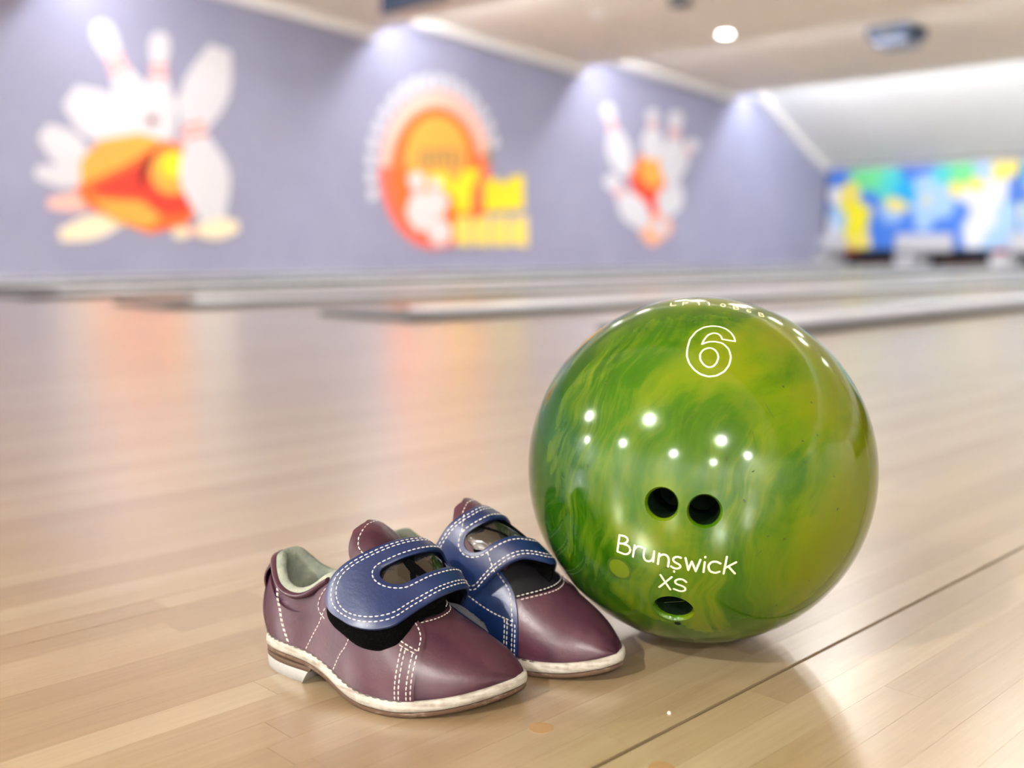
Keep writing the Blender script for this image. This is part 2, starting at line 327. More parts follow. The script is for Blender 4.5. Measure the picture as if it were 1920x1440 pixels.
MURAL_PINS = [ ('printed_pin','cream',[(3.744,0.323),(3.799,0.325),(3.91,0.327),(4.021,0.341),(4.129,0.378),(4.216,0.425),(4.286,0.466),(4.349,0.494),(4.416,0.512),(4.495,0.522),(4.554,0.534),(4.611,0.558),(4.649,0.595),(4.638,0.642),(4.587,0.655),(4.527,0.648),(4.47,0.628),(4.396,0.596),(4.33,0.578),(4.262,0.57),(4.183,0.57),(4.086,0.568),(3.976,0.546),(3.872,0.502),(3.772,0.446),(3.723,0.42)]),('neck_band','band',[(4.308,0.477),(4.34,0.49),(4.32,0.577),(4.286,0.573)]),('neck_band','band',[(4.378,0.501),(4.411,0.51),(4.391,0.595),(4.358,0.586)]),('printed_pin','pink',[(3.649,0.604),(3.69,0.598),(3.772,0.586),(3.855,0.583),(3.939,0.597),(4.009,0.62),(4.066,0.641),(4.116,0.654),(4.167,0.659),(4.225,0.656),(4.269,0.657),(4.314,0.668),(4.347,0.69),(4.346,0.725),(4.312,0.741),(4.268,0.743),(4.224,0.735),(4.165,0.722),(4.115,0.717),(4.064,0.72),(4.007,0.729),(3.936,0.739),(3.852,0.737),(3.77,0.718),(3.688,0.69),(3.648,0.677)]),('neck_band','band',[(4.084,0.646),(4.109,0.652),(4.107,0.717),(4.082,0.718)]),('neck_band','band',[(4.138,0.656),(4.163,0.658),(4.162,0.722),(4.136,0.719)]),('printed_pin','white',[(3.547,0.858),(3.584,0.842),(3.661,0.808),(3.74,0.784),(3.825,0.781),(3.9,0.793),(3.961,0.805),(4.014,0.809),(4.064,0.802),(4.12,0.785),(4.164,0.776),(4.21,0.778),(4.248,0.798),(4.258,0.84),(4.23,0.868),(4.187,0.881),(4.142,0.882),(4.081,0.879),(4.031,0.885),(3.982,0.9),(3.93,0.926),(3.864,0.955),(3.781,0.972),(3.696,0.968),(3.609,0.953),(3.566,0.947)]),('neck_band','band',[(3.98,0.807),(4.006,0.808),(4.024,0.887),(3.999,0.895)]),('neck_band','band',[(4.035,0.805),(4.06,0.802),(4.078,0.88),(4.052,0.883)]),('printed_pin','white',[(3.591,1.188),(3.613,1.149),(3.657,1.066),(3.713,0.997),(3.791,0.955),(3.872,0.938),(3.94,0.927),(3.993,0.908),(4.036,0.876),(4.075,0.828),(4.108,0.795),(4.154,0.777),(4.207,0.787),(4.253,0.842),(4.249,0.893),(4.22,0.93),(4.178,0.952),(4.118,0.976),(4.074,1.007),(4.041,1.051),(4.013,1.111),(3.974,1.182),(3.91,1.243),(3.825,1.277),(3.729,1.295),(3.683,1.305)]),('neck_band','band',[(3.96,0.92),(3.985,0.91),(4.07,1.014),(4.053,1.035)]),('neck_band','band',[(4.011,0.894),(4.032,0.878),(4.115,0.979),(4.093,0.994)]),('printed_pin','white',[(3.814,1.478),(3.843,1.428),(3.899,1.325),(3.972,1.241),(4.075,1.196),(4.183,1.185),(4.275,1.181),(4.345,1.163),(4.402,1.127),(4.454,1.067),(4.498,1.028),(4.559,1.011),(4.632,1.032),(4.697,1.114),(4.693,1.183),(4.654,1.229),(4.597,1.253),(4.516,1.275),(4.458,1.311),(4.415,1.364),(4.378,1.441),(4.328,1.531),(4.243,1.603),(4.129,1.635),(4.002,1.644),(3.94,1.65)]),('neck_band','band',[(4.3,1.175),(4.335,1.166),(4.452,1.319),(4.43,1.345)]),('neck_band','band',[(4.369,1.147),(4.397,1.129),(4.513,1.279),(4.484,1.296)]),('printed_pin','white',[(4.775,1.111),(4.765,1.196),(4.749,1.368),(4.709,1.526),(4.625,1.661),(4.527,1.756),(4.445,1.828),(4.388,1.898),(4.351,1.978),(4.327,2.079),(4.304,2.15),(4.257,2.209),(4.189,2.233),(4.108,2.188),(4.087,2.113),(4.103,2.039),(4.14,1.976),(4.2,1.896),(4.236,1.817),(4.254,1.727),(4.258,1.616),(4.269,1.478),(4.317,1.33),(4.408,1.201),(4.524,1.081),(4.581,1.02)]),('neck_band','band',[(4.423,1.853),(4.396,1.888),(4.239,1.804),(4.248,1.76)]),('neck_band','band',[(4.373,1.933),(4.354,1.973),(4.202,1.89),(4.22,1.851)]),('printed_pin','white',[(4.729,1.089),(4.757,1.159),(4.818,1.299),(4.855,1.438),(4.85,1.574),(4.816,1.685),(4.784,1.773),(4.771,1.851),(4.776,1.93),(4.802,2.022),(4.815,2.091),(4.805,2.157),(4.763,2.202),(4.679,2.193),(4.63,2.138),(4.61,2.07),(4.613,2.003),(4.625,1.916),(4.619,1.838),(4.594,1.758),(4.55,1.665),(4.5,1.551),(4.475,1.416),(4.491,1.283),(4.529,1.15),(4.546,1.083)]),('neck_band','band',[(4.778,1.801),(4.773,1.84),(4.615,1.826),(4.604,1.786)]),('neck_band','band',[(4.774,1.885),(4.777,1.924),(4.623,1.91),(4.62,1.871)]),('printed_pin','white',[(5.209,2.157),(5.15,2.084),(5.028,1.94),(4.935,1.793),(4.891,1.637),(4.889,1.499),(4.892,1.388),(4.879,1.294),(4.843,1.205),(4.78,1.11),(4.741,1.037),(4.728,0.957),(4.758,0.887),(4.855,0.86),(4.933,0.902),(4.982,0.974),(5.004,1.053),(5.023,1.161),(5.06,1.25),(5.12,1.335),(5.208,1.428),(5.314,1.546),(5.397,1.7),(5.429,1.864),(5.431,2.034),(5.435,2.118)]),('neck_band','band',[(4.889,1.354),(4.881,1.307),(5.069,1.262),(5.097,1.305)]),('neck_band','band',[(4.862,1.256),(4.844,1.212),(5.027,1.167),(5.045,1.212)]),('printed_glow','amber',[(3.941,1.022),(4.138,1.208),(4.484,1.288),(4.685,1.246),(4.677,1.065),(4.168,0.828),(3.93,0.795)]),('printed_flame','orange',[(3.883,0.784),(4.322,0.998),(4.737,1.25),(4.945,1.178),(5.044,0.692),(4.917,0.492),(4.545,0.399),(4.249,0.504),(3.968,0.636)]),('printed_flame','red',[(3.999,0.788),(4.369,0.963),(4.68,1.137),(4.767,0.732),(4.508,0.714),(4.115,0.728)]),('printed_flame','amber',[(4.018,0.688),(4.456,0.684),(4.656,0.574),(4.547,0.437),(4.249,0.49)]),('printed_ball','dark',[(4.929,0.924),(4.925,0.884),(4.914,0.845),(4.898,0.807),(4.876,0.772),(4.85,0.741),(4.819,0.714),(4.786,0.692),(4.75,0.676),(4.713,0.666),(4.675,0.662),(4.638,0.664),(4.602,0.672),(4.569,0.686),(4.538,0.705),(4.511,0.729),(4.489,0.758),(4.471,0.79),(4.459,0.826),(4.452,0.863),(4.451,0.901),(4.456,0.94),(4.466,0.978),(4.481,1.014),(4.502,1.048),(4.527,1.079),(4.556,1.105),(4.588,1.128),(4.623,1.145),(4.66,1.156),(4.697,1.161),(4.734,1.161),(4.771,1.154),(4.805,1.141),(4.837,1.123),(4.865,1.099),(4.888,1.07),(4.907,1.037),(4.92,1.002),(4.928,0.963)]),('printed_ball','red',[(5.05,0.831),(5.045,0.791),(5.033,0.751),(5.014,0.713),(4.99,0.678),(4.96,0.647),(4.925,0.62),(4.887,0.598),(4.846,0.581),(4.803,0.571),(4.76,0.567),(4.718,0.569),(4.676,0.577),(4.638,0.592),(4.603,0.611),(4.572,0.636),(4.546,0.665),(4.526,0.697),(4.512,0.733),(4.504,0.77),(4.502,0.809),(4.507,0.847),(4.519,0.886),(4.536,0.922),(4.559,0.956),(4.588,0.987),(4.621,1.014),(4.657,1.037),(4.697,1.054),(4.739,1.065),(4.782,1.071),(4.824,1.07),(4.866,1.064),(4.906,1.051),(4.942,1.032),(4.974,1.008),(5.002,0.979),(5.024,0.946),(5.039,0.91),(5.048,0.871)]),('printed_ball','amber',[(5.018,0.977),(5.013,0.943),(5.004,0.91),(4.988,0.878),(4.968,0.848),(4.943,0.821),(4.915,0.798),(4.883,0.779),(4.849,0.765),(4.814,0.756),(4.779,0.752),(4.743,0.753),(4.709,0.76),(4.677,0.772),(4.648,0.788),(4.623,0.808),(4.601,0.832),(4.584,0.86),(4.573,0.89),(4.566,0.921),(4.565,0.954),(4.569,0.987),(4.578,1.019),(4.593,1.05),(4.612,1.079),(4.636,1.106),(4.663,1.129),(4.694,1.148),(4.727,1.163),(4.761,1.173),(4.797,1.178),(4.832,1.177),(4.866,1.172),(4.899,1.161),(4.929,1.146),(4.956,1.125),(4.978,1.101),(4.996,1.074),(5.009,1.043),(5.016,1.011)]),('printed_ball','yellow',[(4.928,1.031),(4.926,1.012),(4.92,0.994),(4.912,0.977),(4.901,0.961),(4.887,0.946),(4.871,0.933),(4.854,0.923),(4.835,0.915),(4.816,0.91),(4.796,0.908),(4.776,0.908),(4.757,0.912),(4.739,0.918),(4.723,0.926),(4.708,0.937),(4.696,0.95),(4.686,0.965),(4.68,0.982),(4.676,0.999),(4.675,1.017),(4.677,1.035),(4.683,1.053),(4.691,1.07),(4.702,1.086),(4.715,1.1),(4.731,1.113),(4.748,1.124),(4.766,1.132),(4.786,1.137),(4.805,1.14),(4.825,1.14),(4.844,1.136),(4.863,1.131),(4.879,1.122),(4.894,1.111),(4.907,1.098),(4.916,1.083),(4.923,1.067),(4.927,1.049)]),('printed_hole','dark',[(4.651,1.414),(4.646,1.396),(4.633,1.38),(4.614,1.37),(4.593,1.368),(4.575,1.375),(4.563,1.389),(4.56,1.407),(4.565,1.426),(4.578,1.441),(4.597,1.451),(4.617,1.453),(4.635,1.446),(4.648,1.433)]),('printed_pin','cream',[(5.443,0.532),(5.398,0.539),(5.31,0.556),(5.223,0.561),(5.14,0.542),(5.072,0.511),(5.019,0.484),(4.972,0.468),(4.924,0.462),(4.869,0.466),(4.829,0.466),(4.789,0.453),(4.761,0.425),(4.765,0.38),(4.797,0.359),(4.838,0.355),(4.878,0.364),(4.931,0.38),(4.979,0.385),(5.027,0.38),(5.085,0.365),(5.156,0.35),(5.242,0.351),(5.326,0.375),(5.41,0.412),(5.452,0.429)]),('neck_band','band',[(5.002,0.478),(4.978,0.47),(4.986,0.384),(5.01,0.382)]),('neck_band','band',[(4.951,0.466),(4.927,0.463),(4.934,0.38),(4.958,0.382)]),('printed_pin','white',[(5.308,0.562),(5.325,0.643),(5.365,0.806),(5.374,0.962),(5.324,1.104),(5.243,1.212),(5.173,1.295),(5.131,1.372),(5.115,1.456),(5.123,1.557),(5.119,1.631),(5.085,1.696),(5.015,1.731),(4.906,1.7),(4.857,1.632),(4.85,1.557),(4.873,1.49),(4.915,1.403),(4.93,1.321),(4.92,1.232),(4.888,1.125),(4.855,0.994),(4.862,0.846),(4.923,0.71),(5.015,0.579),(5.059,0.512)]),('neck_band','band',[(5.157,1.322),(5.137,1.361),(4.928,1.308),(4.925,1.264)]),('neck_band','band',[(5.126,1.408),(5.118,1.45),(4.914,1.397),(4.922,1.356)]) ]
MURAL_SIGN = [ ('printed_letter','soft',[(7.049,0.765),(7.038,0.805),(7.028,0.845),(7.02,0.886),(7.146,0.924),(7.153,0.889),(7.161,0.855),(7.171,0.821)]),('printed_letter','soft',[(7.011,0.953),(7.007,0.994),(7.005,1.036),(7.004,1.078),(7.131,1.088),(7.132,1.052),(7.134,1.016),(7.138,0.981)]),('printed_letter','soft',[(7.006,1.146),(7.009,1.188),(7.014,1.23),(7.021,1.271),(7.146,1.253),(7.14,1.218),(7.136,1.182),(7.133,1.146)]),('printed_letter','soft',[(7.035,1.339),(7.045,1.38),(7.057,1.421),(7.07,1.461),(7.189,1.415),(7.177,1.381),(7.167,1.346),(7.158,1.311)]),('printed_letter','soft',[(7.095,1.525),(7.113,1.564),(7.131,1.602),(7.151,1.64),(7.259,1.568),(7.242,1.536),(7.226,1.504),(7.211,1.471)]),('printed_letter','soft',[(7.187,1.699),(7.21,1.735),(7.235,1.769),(7.261,1.802),(7.354,1.707),(7.332,1.679),(7.31,1.649),(7.29,1.619)]),('printed_letter','soft',[(7.306,1.855),(7.335,1.886),(7.365,1.915),(7.397,1.944),(7.472,1.827),(7.445,1.803),(7.419,1.778),(7.393,1.752)]),('printed_letter','soft',[(7.45,1.987),(7.484,2.012),(7.519,2.036),(7.554,2.058),(7.608,1.924),(7.577,1.905),(7.547,1.886),(7.518,1.864)]),('printed_letter','soft',[(7.614,2.091),(7.652,2.109),(7.69,2.126),(7.729,2.141),(7.759,1.994),(7.725,1.981),(7.692,1.967),(7.66,1.952)]),('printed_letter','soft',[(7.794,2.162),(7.834,2.173),(7.874,2.182),(7.915,2.189),(7.919,2.033),(7.884,2.028),(7.849,2.02),(7.814,2.011)]),('printed_letter','soft',[(7.982,2.197),(8.023,2.199),(8.065,2.2),(8.106,2.199),(8.082,2.041),(8.047,2.042),(8.012,2.042),(7.976,2.04)]),('printed_letter','soft',[(8.173,2.193),(8.214,2.187),(8.255,2.179),(8.295,2.169),(8.244,2.014),(8.21,2.023),(8.175,2.03),(8.14,2.035)]),('printed_letter','soft',[(8.36,2.149),(8.399,2.134),(8.437,2.118),(8.475,2.099),(8.397,1.954),(8.365,1.969),(8.333,1.984),(8.299,1.996)]),('printed_letter','soft',[(8.535,2.065),(8.57,2.042),(8.605,2.018),(8.638,1.991),(8.536,1.861),(8.507,1.884),(8.478,1.905),(8.448,1.925)]),('printed_letter','soft',[(8.69,1.945),(8.72,1.914),(8.749,1.882),(8.777,1.848),(8.653,1.74),(8.63,1.768),(8.605,1.795),(8.58,1.822)]),('printed_letter','soft',[(8.819,1.79),(8.843,1.753),(8.865,1.715),(8.885,1.675),(8.745,1.593),(8.727,1.626),(8.709,1.659),(8.689,1.69)]),('printed_letter','soft',[(8.915,1.608),(8.931,1.566),(8.945,1.523),(8.958,1.479),(8.806,1.427),(8.795,1.464),(8.783,1.501),(8.77,1.536)]),('printed_disc','rose',[(8.825,1.195),(8.814,1.05),(8.78,0.907),(8.726,0.771),(8.652,0.646),(8.561,0.534),(8.455,0.439),(8.339,0.363),(8.214,0.307),(8.085,0.274),(7.954,0.263),(7.826,0.273),(7.703,0.306),(7.589,0.358),(7.485,0.428),(7.393,0.515),(7.317,0.616),(7.257,0.729),(7.214,0.85),(7.189,0.978),(7.182,1.109),(7.194,1.241),(7.223,1.371),(7.271,1.496),(7.335,1.613),(7.414,1.72),(7.507,1.814),(7.612,1.893),(7.727,1.956),(7.849,1.999),(7.975,2.023),(8.103,2.025),(8.23,2.006),(8.352,1.965),(8.466,1.903),(8.569,1.821),(8.657,1.721),(8.729,1.605),(8.782,1.476),(8.815,1.338)]),('printed_ring','pink',[(7.183,1.139),(7.192,1.229),(7.209,1.318),(7.235,1.405),(7.268,1.49),(7.31,1.571),(7.359,1.648),(7.414,1.72),(7.477,1.786),(7.545,1.845),(7.618,1.897),(7.696,1.941),(7.777,1.976),(7.862,2.002),(7.948,2.019),(8.035,2.026),(8.123,2.023),(8.209,2.01),(8.294,1.987),(8.375,1.954),(8.453,1.911),(8.526,1.859),(8.592,1.797),(8.652,1.728),(8.704,1.651),(8.747,1.568),(8.782,1.479),(8.806,1.385),(8.622,1.332),(8.603,1.404),(8.577,1.473),(8.543,1.537),(8.503,1.597),(8.456,1.651),(8.405,1.699),(8.348,1.74),(8.287,1.774),(8.224,1.801),(8.157,1.819),(8.089,1.83),(8.02,1.833),(7.951,1.828),(7.883,1.816),(7.816,1.796),(7.751,1.769),(7.69,1.735),(7.631,1.695),(7.577,1.649),(7.527,1.597),(7.483,1.541),(7.444,1.481),(7.41,1.417),(7.384,1.35),(7.363,1.282),(7.349,1.212),(7.342,1.141)]),('printed_disc','orange',[(8.653,1.161),(8.644,1.044),(8.617,0.928),(8.574,0.818),(8.515,0.716),(8.442,0.625),(8.358,0.547),(8.265,0.484),(8.165,0.439),(8.061,0.411),(7.956,0.401),(7.852,0.409),(7.753,0.434),(7.66,0.476),(7.575,0.534),(7.5,0.605),(7.438,0.687),(7.388,0.78),(7.353,0.88),(7.332,0.986),(7.326,1.094),(7.336,1.203),(7.36,1.31),(7.399,1.413),(7.452,1.51),(7.516,1.597),(7.593,1.674),(7.678,1.739),(7.772,1.789),(7.871,1.824),(7.973,1.842),(8.077,1.843),(8.178,1.826),(8.276,1.791),(8.368,1.74),(8.45,1.672),(8.52,1.59),(8.578,1.495),(8.62,1.39),(8.645,1.278)]),('printed_disc','amber',[(8.461,1.334),(8.454,1.263),(8.436,1.194),(8.407,1.127),(8.367,1.065),(8.318,1.01),(8.261,0.962),(8.197,0.923),(8.129,0.894),(8.058,0.875),(7.985,0.867),(7.914,0.87),(7.845,0.883),(7.78,0.907),(7.72,0.94),(7.668,0.982),(7.624,1.031),(7.589,1.087),(7.563,1.147),(7.548,1.211),(7.544,1.278),(7.551,1.345),(7.568,1.41),(7.595,1.474),(7.631,1.533),(7.677,1.588),(7.73,1.635),(7.79,1.675),(7.855,1.706),(7.924,1.728),(7.995,1.739),(8.067,1.74),(8.137,1.73),(8.204,1.71),(8.267,1.679),(8.323,1.638),(8.371,1.589),(8.41,1.533),(8.438,1.47),(8.455,1.403)]),('printed_letter','olive',[(7.485,1.337),(7.553,1.347),(7.549,1.128),(7.482,1.119)]),('printed_letter','olive',[(7.719,1.352),(7.788,1.362),(7.785,1.141),(7.716,1.131)]),('printed_letter','olive',[(7.827,1.359),(7.897,1.369),(7.894,1.146),(7.824,1.137)]),('printed_letter','olive',[(7.936,1.366),(8.007,1.377),(8.004,1.152),(7.933,1.143)]),('printed_letter','olive',[(8.054,1.374),(8.126,1.384),(8.124,1.158),(8.052,1.149)]),('printed_letter','olive',[(8.174,1.382),(8.247,1.392),(8.245,1.165),(8.172,1.155)]),('printed_letter','olive',[(8.296,1.389),(8.37,1.4),(8.368,1.171),(8.294,1.161)]),('printed_letter','olive',[(7.719,1.352),(8.247,1.398),(8.247,1.35),(7.719,1.306)]),('printed_letter','olive',[(8.732,1.473),(8.818,1.485),(8.826,1.232),(8.739,1.221)]),('printed_letter','yellow',[(7.847,1.097),(8.1,1.133),(8.227,0.96),(8.393,1.172),(8.662,1.199),(8.508,0.922),(8.49,0.689),(8.257,0.677),(8.242,0.84)]),('printed_letter','yellow',[(8.704,1.065),(8.921,1.1),(9.027,1.036),(9.144,1.123),(9.371,1.16),(9.381,0.749),(8.711,0.694)]),('printed_letter','orange',[(8.523,0.708),(8.703,0.837),(8.728,0.695),(8.591,0.605)]),('printed_letter','lemon',[(8.24,0.598),(8.489,0.658),(8.504,0.294),(8.246,0.318)]),('printed_letter','lemon',[(8.523,0.603),(8.78,0.665),(8.796,0.295),(8.529,0.319)]),('printed_letter','lemon',[(8.815,0.609),(9.08,0.672),(9.098,0.296),(8.822,0.32)]),('printed_letter','lemon',[(9.116,0.615),(9.428,0.68),(9.447,0.297),(9.125,0.322)]),('printed_pin','pale',[(7.899,0.486),(7.918,0.529),(7.96,0.616),(7.974,0.699),(7.939,0.775),(7.876,0.831),(7.82,0.875),(7.788,0.916),(7.778,0.961),(7.789,1.016),(7.79,1.056),(7.764,1.091),(7.705,1.11),(7.609,1.093),(7.563,1.055),(7.554,1.014),(7.57,0.978),(7.603,0.931),(7.612,0.887),(7.6,0.839),(7.567,0.781),(7.533,0.709),(7.532,0.63),(7.578,0.558),(7.651,0.49),(7.686,0.455)]),('neck_band','band',[(7.807,0.89),(7.793,0.911),(7.61,0.88),(7.605,0.856)]),('neck_band','band',[(7.785,0.936),(7.78,0.958),(7.602,0.928),(7.607,0.905)]),('printed_pin','pale',[(8.063,0.683),(8.085,0.707),(8.134,0.756),(8.159,0.804),(8.139,0.848),(8.092,0.882),(8.05,0.908),(8.028,0.933),(8.026,0.959),(8.044,0.991),(8.05,1.014),(8.033,1.035),(7.984,1.047),(7.897,1.039),(7.852,1.018),(7.838,0.994),(7.847,0.973),(7.869,0.945),(7.871,0.919),(7.853,0.892),(7.816,0.859),(7.776,0.818),(7.764,0.773),(7.794,0.73),(7.848,0.689),(7.873,0.669)]),('neck_band','band',[(8.041,0.917),(8.031,0.929),(7.868,0.915),(7.86,0.901)]),('neck_band','band',[(8.028,0.944),(8.027,0.957),(7.868,0.943),(7.869,0.93)]),('printed_pin','pale',[(8.096,0.307),(8.116,0.335),(8.161,0.391),(8.185,0.447),(8.169,0.502),(8.129,0.547),(8.092,0.582),(8.074,0.613),(8.073,0.645),(8.09,0.682),(8.096,0.71),(8.081,0.737),(8.039,0.755),(7.962,0.751),(7.92,0.729),(7.907,0.701),(7.915,0.675),(7.933,0.639),(7.934,0.608),(7.917,0.575),(7.883,0.538),(7.846,0.491),(7.834,0.437),(7.859,0.383),(7.905,0.33),(7.927,0.303)]),('neck_band','band',[(8.085,0.593),(8.077,0.609),(7.931,0.603),(7.924,0.587)]),('neck_band','band',[(8.074,0.627),(8.074,0.643),(7.932,0.637),(7.932,0.621)]) ]
MURAL_BURST = [ ('printed_pin','white',[(12.316,1.238),(12.384,1.258),(12.524,1.298),(12.64,1.35),(12.709,1.423),(12.734,1.499),(12.748,1.562),(12.777,1.61),(12.828,1.649),(12.909,1.685),(12.962,1.715),(12.988,1.756),(12.968,1.804),(12.871,1.844),(12.785,1.841),(12.724,1.814),(12.69,1.777),(12.654,1.724),(12.604,1.685),(12.532,1.655),(12.433,1.63),(12.317,1.596),(12.217,1.538),(12.163,1.46),(12.133,1.372),(12.117,1.329)]),('neck_band','band',[(12.758,1.58),(12.773,1.603),(12.593,1.681),(12.559,1.665)]),('neck_band','band',[(12.8,1.627),(12.826,1.646),(12.649,1.721),(12.624,1.702)]),('printed_flame','orange',[(11.394,1.209),(11.695,1.581),(12.011,1.673),(12.334,1.437),(12.393,1.143),(12.132,0.801),(11.92,0.613),(11.655,0.825)]),('printed_flame','red',[(11.416,1.21),(11.704,1.223),(12.067,0.947),(11.953,0.723),(11.712,0.899)]),('printed_ball','amber',[(12.165,1.369),(12.163,1.33),(12.154,1.291),(12.139,1.254),(12.118,1.22),(12.092,1.189),(12.061,1.163),(12.026,1.141),(11.988,1.124),(11.948,1.114),(11.907,1.109),(11.866,1.11),(11.826,1.118),(11.788,1.131),(11.753,1.149),(11.722,1.173),(11.695,1.201),(11.673,1.233),(11.657,1.267),(11.647,1.304),(11.643,1.342),(11.645,1.38),(11.653,1.417),(11.668,1.453),(11.688,1.487),(11.713,1.518),(11.743,1.544),(11.777,1.566),(11.814,1.583),(11.854,1.595),(11.894,1.6),(11.935,1.6),(11.975,1.593),(12.014,1.581),(12.049,1.563),(12.082,1.54),(12.11,1.512),(12.132,1.48),(12.149,1.445),(12.16,1.408)]),('printed_glow','peach',[(11.544,0.606),(11.834,0.721),(12.319,0.731),(12.412,0.546),(12.144,0.379),(11.905,0.289),(11.724,0.405)]),('printed_pin','white',[(11.445,1.281),(11.45,1.344),(11.463,1.471),(11.447,1.591),(11.376,1.698),(11.279,1.777),(11.196,1.838),(11.143,1.896),(11.114,1.959),(11.106,2.037),(11.091,2.093),(11.047,2.142),(10.971,2.167),(10.867,2.14),(10.828,2.085),(10.833,2.027),(10.866,1.976),(10.922,1.911),(10.95,1.848),(10.955,1.779),(10.939,1.695),(10.927,1.592),(10.956,1.478),(11.039,1.376),(11.152,1.279),(11.206,1.229)]),('neck_band','band',[(11.176,1.858),(11.151,1.887),(10.951,1.838),(10.954,1.804)]),('neck_band','band',[(11.132,1.923),(11.117,1.955),(10.923,1.906),(10.937,1.874)]),('printed_pin','white',[(12.017,1.491),(12.047,1.535),(12.112,1.623),(12.146,1.71),(12.125,1.794),(12.069,1.86),(12.018,1.913),(11.992,1.96),(11.992,2.008),(12.016,2.066),(12.026,2.109),(12.005,2.149),(11.945,2.175),(11.837,2.166),(11.778,2.13),(11.759,2.087),(11.769,2.047),(11.794,1.993),(11.794,1.945),(11.77,1.895),(11.722,1.836),(11.669,1.764),(11.65,1.68),(11.684,1.599),(11.749,1.519),(11.778,1.479)]),('neck_band','band',[(12.008,1.929),(11.996,1.953),(11.791,1.938),(11.78,1.913)]),('neck_band','band',[(11.993,1.981),(11.993,2.005),(11.793,1.99),(11.793,1.966)]),('printed_pin','white',[(12.492,1.179),(12.534,1.242),(12.626,1.368),(12.68,1.494),(12.664,1.619),(12.602,1.721),(12.546,1.802),(12.52,1.873),(12.526,1.946),(12.563,2.029),(12.581,2.092),(12.56,2.153),(12.489,2.195),(12.353,2.188),(12.276,2.139),(12.247,2.077),(12.254,2.016),(12.278,1.936),(12.273,1.864),(12.237,1.792),(12.17,1.708),(12.095,1.605),(12.062,1.482),(12.094,1.361),(12.163,1.239),(12.195,1.178)]),('neck_band','band',[(12.535,1.827),(12.524,1.863),(12.268,1.854),(12.251,1.818)]),('neck_band','band',[(12.524,1.904),(12.527,1.94),(12.277,1.931),(12.274,1.895)]),('printed_pin','white',[(11.917,0.632),(11.891,0.688),(11.843,0.803),(11.766,0.902),(11.639,0.972),(11.498,1.011),(11.382,1.039),(11.298,1.073),(11.238,1.118),(11.191,1.182),(11.149,1.225),(11.08,1.254),(10.989,1.253),(10.893,1.199),(10.877,1.142),(10.91,1.094),(10.969,1.061),(11.058,1.021),(11.118,0.976),(11.155,0.918),(11.178,0.842),(11.215,0.749),(11.3,0.659),(11.438,0.595),(11.605,0.543),(11.688,0.516)]),('neck_band','band',[(11.351,1.051),(11.31,1.068),(11.123,0.967),(11.142,0.939)]),('neck_band','band',[(11.273,1.093),(11.243,1.116),(11.061,1.017),(11.091,0.995)]),('printed_pin','white',[(12.288,1.205),(12.23,1.168),(12.109,1.095),(12.023,1.016),(12.001,0.927),(12.026,0.845),(12.053,0.778),(12.055,0.723),(12.028,0.673),(11.969,0.622),(11.935,0.582),(11.935,0.535),(11.987,0.49),(12.113,0.465),(12.201,0.483),(12.247,0.521),(12.259,0.566),(12.26,0.629),(12.287,0.679),(12.344,0.724),(12.434,0.77),(12.539,0.831),(12.611,0.914),(12.616,1.009),(12.585,1.109),(12.573,1.159)]),('neck_band','band',[(12.055,0.758),(12.054,0.731),(12.295,0.685),(12.322,0.708)]),('neck_band','band',[(12.042,0.702),(12.029,0.677),(12.264,0.632),(12.277,0.657)]) ]
BLOBS = [ (-8.84,1.18,0.18,'y'),(-8.73,0.92,0.19,'Y'),(-8.68,0.67,0.16,'Y'),(-8.6,0.42,0.14,'y'),(-9.1,1.18,0.13,'w'),(-8.46,1.42,0.24,'g'),(-8.16,1.34,0.18,'t'),(-7.88,1.21,0.16,'c'),(-7.7,1.52,0.19,'b'),(-7.6,1.31,0.15,'p'),(-7.4,1.12,0.2,'p'),(-7.49,1.05,0.09,'y'),(-7.25,1.38,0.13,'t'),(-6.98,1.41,0.18,'g'),(-6.79,1.25,0.11,'y'),(-7.06,1.22,0.11,'y'),(-6.66,1.46,0.12,'p'),(-6.37,1.44,0.14,'y'),(-6.42,1.14,0.14,'w'),(-6.1,1.13,0.18,'b'),(-8.51,1.11,0.14,'b'),(-8.16,0.57,0.26,'b'),(-8.09,0.78,0.16,'p'),(-8.02,0.96,0.12,'y'),(-7.82,0.68,0.13,'b'),(-7.53,0.73,0.15,'p'),(-7.21,0.59,0.2,'b'),(-6.96,0.8,0.16,'b'),(-7.24,0.88,0.15,'p'),(-6.66,0.73,0.23,'w'),(-6.23,0.72,0.2,'p'),(-9.25,0.68,0.17,'w'),(-9.3,0.94,0.13,'b'),(-9.02,0.78,0.15,'p'),(-6.85,1.07,0.11,'w'),(-9.04,1.43,0.15,'b'),(-6.39,0.48,0.15,'p'),(-7.65,0.36,0.17,'b') ]
